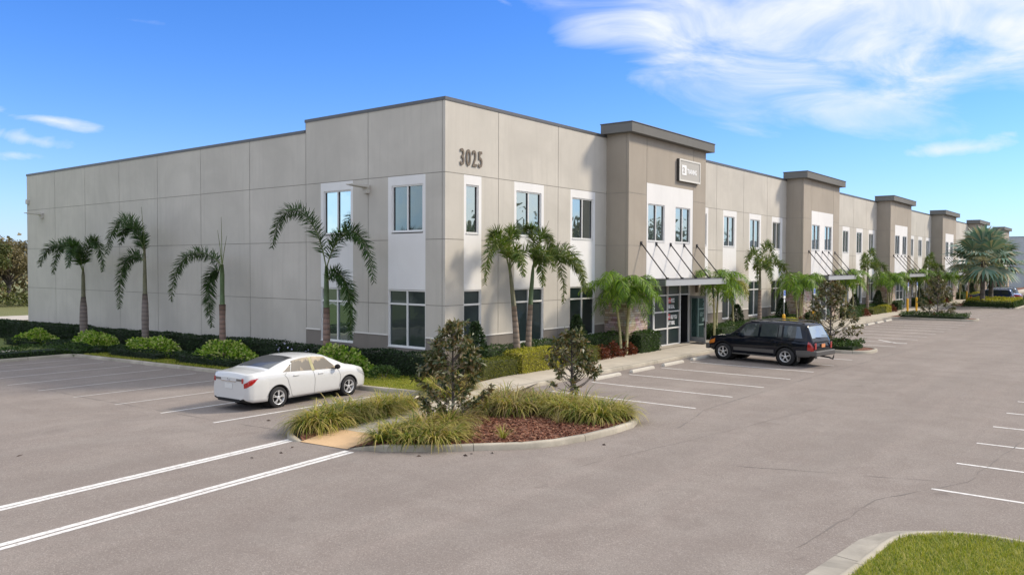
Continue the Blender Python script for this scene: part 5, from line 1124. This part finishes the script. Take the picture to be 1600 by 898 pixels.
    if plate:
        m=MB(); m.bar((.1,0,.46),(-.30,0,.43),.06); m.bar((-.22,0,.43),(-.42,0,.38),.045); m.bar((-.40,0,.38),(-.44,0,.50),.04); m.lathe([(0,-.03),(.03,0),(0,.03)],10,'z',(-.44,0,.53)); m.build('tow_hitch',M['under'],rt)
        m=MB(); m.bar((.0,-.35,1.33),(.02,.1,1.36),.02); m.build('rear_wiper',M['under'],rt)
    for ch in rt.children: ch.location.x-=(1.16+4.01)/2
    return rt
CS=1.085
c1=sedan(M['carwhite'],'white four door sedan parked nose in beside the lawn, seen from its right rear'); c1.scale=(1.05,1.03,1.01); c1.location=(-6.47,.60,gz(0,.6)+.004); c1.rotation_euler=(0,R(.0),R(3.5))
c2=suv(M['carblack'],'dark blue black older off road vehicle parked nose in by the open glass door',plate=True); c2.scale=(1.09,.96,1.0); c2.location=(13.36,-7.40,.004); c2.rotation_euler=(0,0,R(81))
c3=suv(M['carnavy'],'navy blue hatchback partly hidden behind the yellow hedge bed at far right',group='far parked cars'); c3.location=(87.9,-6.35,0); c3.rotation_euler=(0,0,R(90)); c3.scale=(.95,)*3
c4=sedan(M['carred'],'dark red sedan at the far right edge beyond the navy car',group='far parked cars'); c4.location=(90.7,-6.85,0); c4.rotation_euler=(0,0,R(90))
def recol(src,paint,loc,lab):
    c=copy_tree(src); c.location=loc; c['label']=lab
    for ch in c.children:
        if ch.name.startswith('body'):
            ch.data=ch.data.copy(); ch.data.materials[0]=paint
    return c
recol(c4,M['carwhite'],(93.5,-6.5,0),'white sedan farther along than the dark red one at the far right edge')
recol(c3,M['cargrey'],(96.4,-5.9,0),'grey blue vehicle farthest away in the far right parking row')
# ------------------------------------------------------------------ far trees at the left
def tree(loc,h,r,mat,lab,seed,n=6500,group=None,low=.18):
    rg=np.random.default_rng(seed); rt=empty('tree',loc,0,lab,'tree',group); m=MB(); Ps=[];Ds=[]
    m.tube([(0,0,-.3),(.1,.05,h*.3),(-.1,.1,h*.62)],[.32,.24,.12],8)
    nc=46
    for k in range(nc):
        d=unit(rg.normal(size=(1,3)))[0]; d[2]=abs(d[2])*1.0-.25; rr=rg.uniform(.45,1)**.6; c=np.array([d[0]*r*rr,d[1]*r*rr,h*.55+d[2]*h*.45*rr]); 
        z0=h*rg.uniform(.22,.5); m.tube([(0,0,z0),(c[0]*.5,c[1]*.5,(z0+c[2])/2+.2),tuple(c)],[.11,.06,.02],5)
        q=n//nc; cr_=r*rg.uniform(.18,.34); dd=unit(rg.normal(size=(q,3)))*(rg.uniform(0,1,q)**.4)[:,None]*cr_*[1,1,.75]; Ps.append(c+dd); Ds.append(dd+rg.normal(0,.5,(q,3)))
    m.build('trunk',M['bark'],rt); P=np.concatenate(Ps); V,F=leaves(P,np.concatenate(Ds),rg.uniform(.25,.45,len(P)),rg.uniform(.14,.24,len(P))); npmesh('crown',V,F,mat,rt); return rt
g='wooded edge trees beyond the building'
tree((9.5,96,-.9),10.6,4.6,M['wood2'],'brown leafed tree at the left edge of the wood behind the lot',1,group=g)
tree((15.0,94,-.9),10.9,4.6,M['wood1'],'olive green tree in the wood beside the back corner of the building',2,group=g)
tree((20.5,97,-.9),9.6,4.2,M['wood2'],'brown leafed tree partly hidden by the back corner of the building',3,group=g)
tree((3,98,-.9),9.8,4.6,M['wood1'],'olive green tree past the left frame edge of the wood',4,group=g)
P=np.stack([rng.uniform(-30,45,9000),rng.uniform(88,93,9000),np.zeros(9000)],1); P[:,2]=-.9+rng.uniform(0,1,9000)**.8*(2.2+.9*np.sin(P[:,0]*.9)+.5*np.sin(P[:,0]*2.7)); V,F=leaves(P,rng.normal(size=(9000,3))+[0,-.5,.5],.42,.24)
tag(npmesh('undergrowth',V,F,M['wood1']),'tangled olive undergrowth at the foot of the far wood','undergrowth',kind='stuff')
P=np.stack([rng.uniform(-30,60,9000),rng.uniform(101,108,9000),np.zeros(9000)],1); P[:,2]=-.9+rng.uniform(0,1,9000)*(7.2+1.2*np.sin(P[:,0]*.6)+.8*np.sin(P[:,0]*1.7)); V,F=leaves(P,rng.normal(size=(9000,3)),.8,.5)
tag(npmesh('woodland',V,F,M['wood2']),'hazy mass of trees closing the wood behind the single trees','woodland',kind='stuff')
# wood around the lot, seen only as reflections in the glass
def wood(a,b,n,hh,lab):
    t=rng.uniform(0,1,n); P=np.stack([a[0]*(1-t)+b[0]*t+rng.normal(0,3,n),a[1]*(1-t)+b[1]*t+rng.normal(0,3,n),np.zeros(n)],1); s_=t*math.hypot(b[0]-a[0],b[1]-a[1]); P[:,2]=rng.uniform(0,1,n)**.8*(hh+hh*.3*np.sin(s_*.21)+hh*.2*np.sin(s_*.53+1)+.12*hh*np.sin(s_*1.3)); V,F=leaves(P,rng.normal(size=(n,3)),1.5,1.0)
    tag(npmesh('woodland',V,F,M['wood1']),lab,'woodland',kind='stuff')
wood((-60,-75),(190,-75),20000,10.5,'line of trees on the far side of the parking lot, mirrored in the front windows'); wood((-95,-60),(-95,90),14000,11.5,'line of trees west of the lot, mirrored in the side windows')

# ------------------------------------------------------------------ sky
wd=bpy.data.worlds.new('World'); S.world=wd; wd.use_nodes=True; nt=wd.node_tree; nt.nodes.clear()
SUNV=Vector((.75,-.66,0)).normalized(); EL=R(37.5); az=math.atan2(SUNV.x,SUNV.y)
out=nt.nodes.new('ShaderNodeOutputWorld'); bg=nt.nodes.new('ShaderNodeBackground')
sk=nt.nodes.new('ShaderNodeTexSky'); sk.sky_type='NISHITA'; sk.sun_disc=False; sk.sun_elevation=EL; sk.sun_rotation=az; sk.altitude=0; sk.air_density=1.0; sk.dust_density=.4; sk.ozone_density=2.2
SKYK=.115; bg.inputs['Strength'].default_value=SKYK
hs=nt.nodes.new('ShaderNodeHueSaturation'); hs.inputs['Saturation'].default_value=1.22; hs.inputs['Hue'].default_value=.5; hs.inputs['Value'].default_value=1.0
nt.links.new(sk.outputs[0],hs.inputs['Color'])
CAM=dict(loc=(-22.93,-21.22,4.3),yaw=.6646,pitch=-.0264,roll=.0035,f=1272.13)
y_,p_,r_=CAM['yaw'],CAM['pitch'],CAM['roll']
Fv=Vector((math.cos(p_)*math.cos(y_),math.cos(p_)*math.sin(y_),math.sin(p_))); R0=Vector((math.sin(y_),-math.cos(y_),0)); U0=R0.cross(Fv); Rv=math.cos(r_)*R0+math.sin(r_)*U0; Uv=-math.sin(r_)*R0+math.cos(r_)*U0
# cloud layout lives in fixed compass directions: u to the right of north-east, v upwards
tc=nt.nodes.new('ShaderNodeTexCoord')
def mth(op,a,b=None,c=None,clamp=False):
    n=nt.nodes.new('ShaderNodeMath'); n.operation=op; n.use_clamp=clamp
    for i,v in enumerate((a,b,c)):
        if v is None: continue
        if isinstance(v,bpy.types.NodeSocket): nt.links.new(v,n.inputs[i])
        else: n.inputs[i].default_value=v
    return n.outputs[0]
def dot(v):
    n=nt.nodes.new('ShaderNodeVectorMath'); n.operation='DOT_PRODUCT'; nt.links.new(tc.outputs['Generated'],n.inputs[0]); n.inputs[1].default_value=tuple(v); return n.outputs['Value']
H0=Vector((math.cos(y_),math.sin(y_),0)); dF=dot(H0); dR=dot(R0); dU=dot((0,0,1)); fr=mth('MAXIMUM',dF,.05)
u=mth('DIVIDE',dR,fr); v=mth('DIVIDE',dU,fr)
# overhead cirrus plane coordinates for the texture
zc=mth('MAXIMUM',dU,.02); cx=mth('DIVIDE',dR,mth('ADD',zc,.12)); cy=mth('DIVIDE',dF,mth('ADD',zc,.12))
cb=nt.nodes.new('ShaderNodeCombineXYZ'); nt.links.new(cx,cb.inputs[0]); nt.links.new(cy,cb.inputs[1])
mp=nt.nodes.new('ShaderNodeMapping'); mp.inputs['Rotation'].default_value=(0,0,R(-28)); mp.inputs['Scale'].default_value=(.55,1.5,1); nt.links.new(cb.outputs[0],mp.inputs[0])
def nz(sc,det,ro,di,vec,off=0):
    n=nt.nodes.new('ShaderNodeTexNoise'); n.inputs['Scale'].default_value=sc; n.inputs['Detail'].default_value=det; n.inputs['Roughness'].default_value=ro; n.inputs['Distortion'].default_value=di
    if off:
        m2=nt.nodes.new('ShaderNodeMapping'); m2.inputs['Location'].default_value=(off,off*.7,0); nt.links.new(vec,m2.inputs[0]); vec=m2.outputs[0]
    nt.links.new(vec,n.inputs['Vector']); return n.outputs['Fac']
cuv=nt.nodes.new('ShaderNodeCombineXYZ'); nt.links.new(u,cuv.inputs[0]); nt.links.new(v,cuv.inputs[1])
mu=nt.nodes.new('ShaderNodeMapping'); mu.inputs['Rotation'].default_value=(0,0,R(18)); mu.inputs['Scale'].default_value=(3.2,9,1); nt.links.new(cuv.outputs[0],mu.inputs[0])
n1=nz(1.6,9,.58,.8,mu.outputs[0]); n2=nz(1.1,6,.55,.6,mp.outputs[0],3.0); n3=nz(.75,3,.5,.3,mu.outputs[0],5.0); n4=nz(.5,4,.5,1.2,mu.outputs[0],9.0)
def px2uv(px,py): return ((px-800)/1272.13,(449-py)/1272.13-.0264)
# big cloud lower boundary as two half-planes in (u,v)
def half(p,q):   # signed distance, positive on the left of p->q
    (x0,y0),(x1,y1)=p,q; dx,dy=x1-x0,y1-y0; l=math.hypot(dx,dy); nx,ny=-dy/l,dx/l
    return mth('ADD',mth('ADD',mth('MULTIPLY',u,nx),mth('MULTIPLY',v,ny)),-(x0*nx+y0*ny))
d1=half(px2uv(860,-10),px2uv(1165,190)); d2=half(px2uv(1175,192),px2uv(1600,150))
dm=mth('SMOOTH_MIN',d1,d2,.03); amp=mth('MULTIPLY',mth('SUBTRACT',n1,.5),.16); amp=mth('ADD',amp,mth('MULTIPLY',mth('SUBTRACT',n3,.5),.10))
big=mth('MULTIPLY',mth('ADD',dm,mth('ADD',amp,.022)),12.0,clamp=True); big=mth('MULTIPLY',big,mth('ADD',mth('MULTIPLY',mth('SUBTRACT',n1,.5),2.6),mth('ADD',mth('MULTIPLY',mth('SUBTRACT',n4,.5),1.6),.80),clamp=True)) 
def ell(px,py,rx,ry,ang,g):
    cu,cv=px2uv(px,py); rx/=1272;ry/=1272; a=R(ang); ca,sa=math.cos(a),math.sin(a); du=mth('SUBTRACT',u,cu); dv=mth('SUBTRACT',v,cv)
    e1=mth('ADD',mth('MULTIPLY',du,ca/rx),mth('MULTIPLY',dv,sa/rx)); e2=mth('ADD',mth('MULTIPLY',du,-sa/ry),mth('MULTIPLY',dv,ca/ry))
    d=mth('SUBTRACT',1.0,mth('SQRT',mth('ADD',mth('MULTIPLY',e1,e1),mth('MULTIPLY',e2,e2)))); d=mth('ADD',d,mth('MULTIPLY',mth('SUBTRACT',n1,.56),6.5)); return mth('MULTIPLY',mth('MULTIPLY',d,mth('MULTIPLY',.5,g),clamp=True),.85)
cl=big
for e in ((1500,230,120,11,7,1.3),(1585,203,70,16,22,1.5),(50,222,110,16,-12,1.6),(85,192,85,10,-10,1.4),(20,245,80,10,-4,1.3),(10,180,60,10,-10,1.2),(785,6,42,14,-30,.9),(215,38,90,6,-6,.28),(430,60,60,5,-5,.2)): cl=mth('MAXIMUM',cl,ell(*e))
front=mth('MULTIPLY',mth('SUBTRACT',dF,.15),8.0,clamp=True); cl=mth('MULTIPLY',cl,front)
fill_cloud=mth('MULTIPLY',mth('SUBTRACT',n2,.36),4.0,clamp=True); back=mth('MULTIPLY',mth('SUBTRACT',.62,dF),5.0,clamp=True); back=mth('MAXIMUM',back,mth('MULTIPLY',mth('SUBTRACT',dU,.42),5.0,clamp=True)); fill_cloud=mth('MULTIPLY',mth('ADD',mth('MULTIPLY',fill_cloud,.60),.30),back)  # unseen bright cloud behind and overhead, added to lift the fill light
haze=mth('MULTIPLY',mth('POWER',mth('SUBTRACT',1.0,mth('MAXIMUM',dU,0.0),clamp=True),12.0),.6)
def mixw(f,a,b):
    n=nt.nodes.new('ShaderNodeMix'); n.data_type='RGBA'; nt.links.new(f,n.inputs[0])
    if isinstance(a,bpy.types.NodeSocket): nt.links.new(a,n.inputs[6])
    else: n.inputs[6].default_value=(*a,1)
    n.inputs[7].default_value=(*b,1); return n.outputs[2]
SK=nt.nodes.new('ShaderNodeMix'); SK.data_type='RGBA'; SK.blend_type='MULTIPLY'; SK.inputs[0].default_value=1; nt.links.new(hs.outputs[0],SK.inputs[6]); SK.inputs[7].default_value=(.54,.83,1.34,1)
s1=mixw(haze,SK.outputs[2],(5.4,6.0,8.0)); s1=mixw(cl,s1,(5.9,6.2,7.3)); s2=mixw(fill_cloud,s1,(8.9,9.2,9.3))
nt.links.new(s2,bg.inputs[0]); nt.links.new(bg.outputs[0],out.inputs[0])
# ------------------------------------------------------------------ sun, camera
sl=bpy.data.lights.new('sun','SUN'); sl.energy=2.7; sl.angle=R(9); sl.color=(1,.88,.70); so=bpy.data.objects.new('sun',sl); link(so)
d=Vector((SUNV.x*math.cos(EL),SUNV.y*math.cos(EL),math.sin(EL))); so.rotation_euler=d.to_track_quat('Z','Y').to_euler()
cam=bpy.data.cameras.new('camera'); co=bpy.data.objects.new('camera',cam); link(co); cam.sensor_width=36; cam.lens=36*CAM['f']/1600; cam.clip_end=3000; cam.clip_start=.1
mm=Matrix((( Rv.x,Uv.x,-Fv.x,CAM['loc'][0]),(Rv.y,Uv.y,-Fv.y,CAM['loc'][1]),(Rv.z,Uv.z,-Fv.z,CAM['loc'][2]),(0,0,0,1))); co.matrix_world=mm; S.camera=co
vs_=S.view_settings; vs_.view_transform='Standard'; vs_.look='None'; vs_.exposure=.47; vs_.gamma=1; vs_.use_curve_mapping=False
S.render.engine='CYCLES'; S.cycles.max_bounces=5; S.cycles.diffuse_bounces=3; S.cycles.glossy_bounces=2; S.cycles.transmission_bounces=2; S.cycles.transparent_max_bounces=4; S.cycles.use_denoising=True
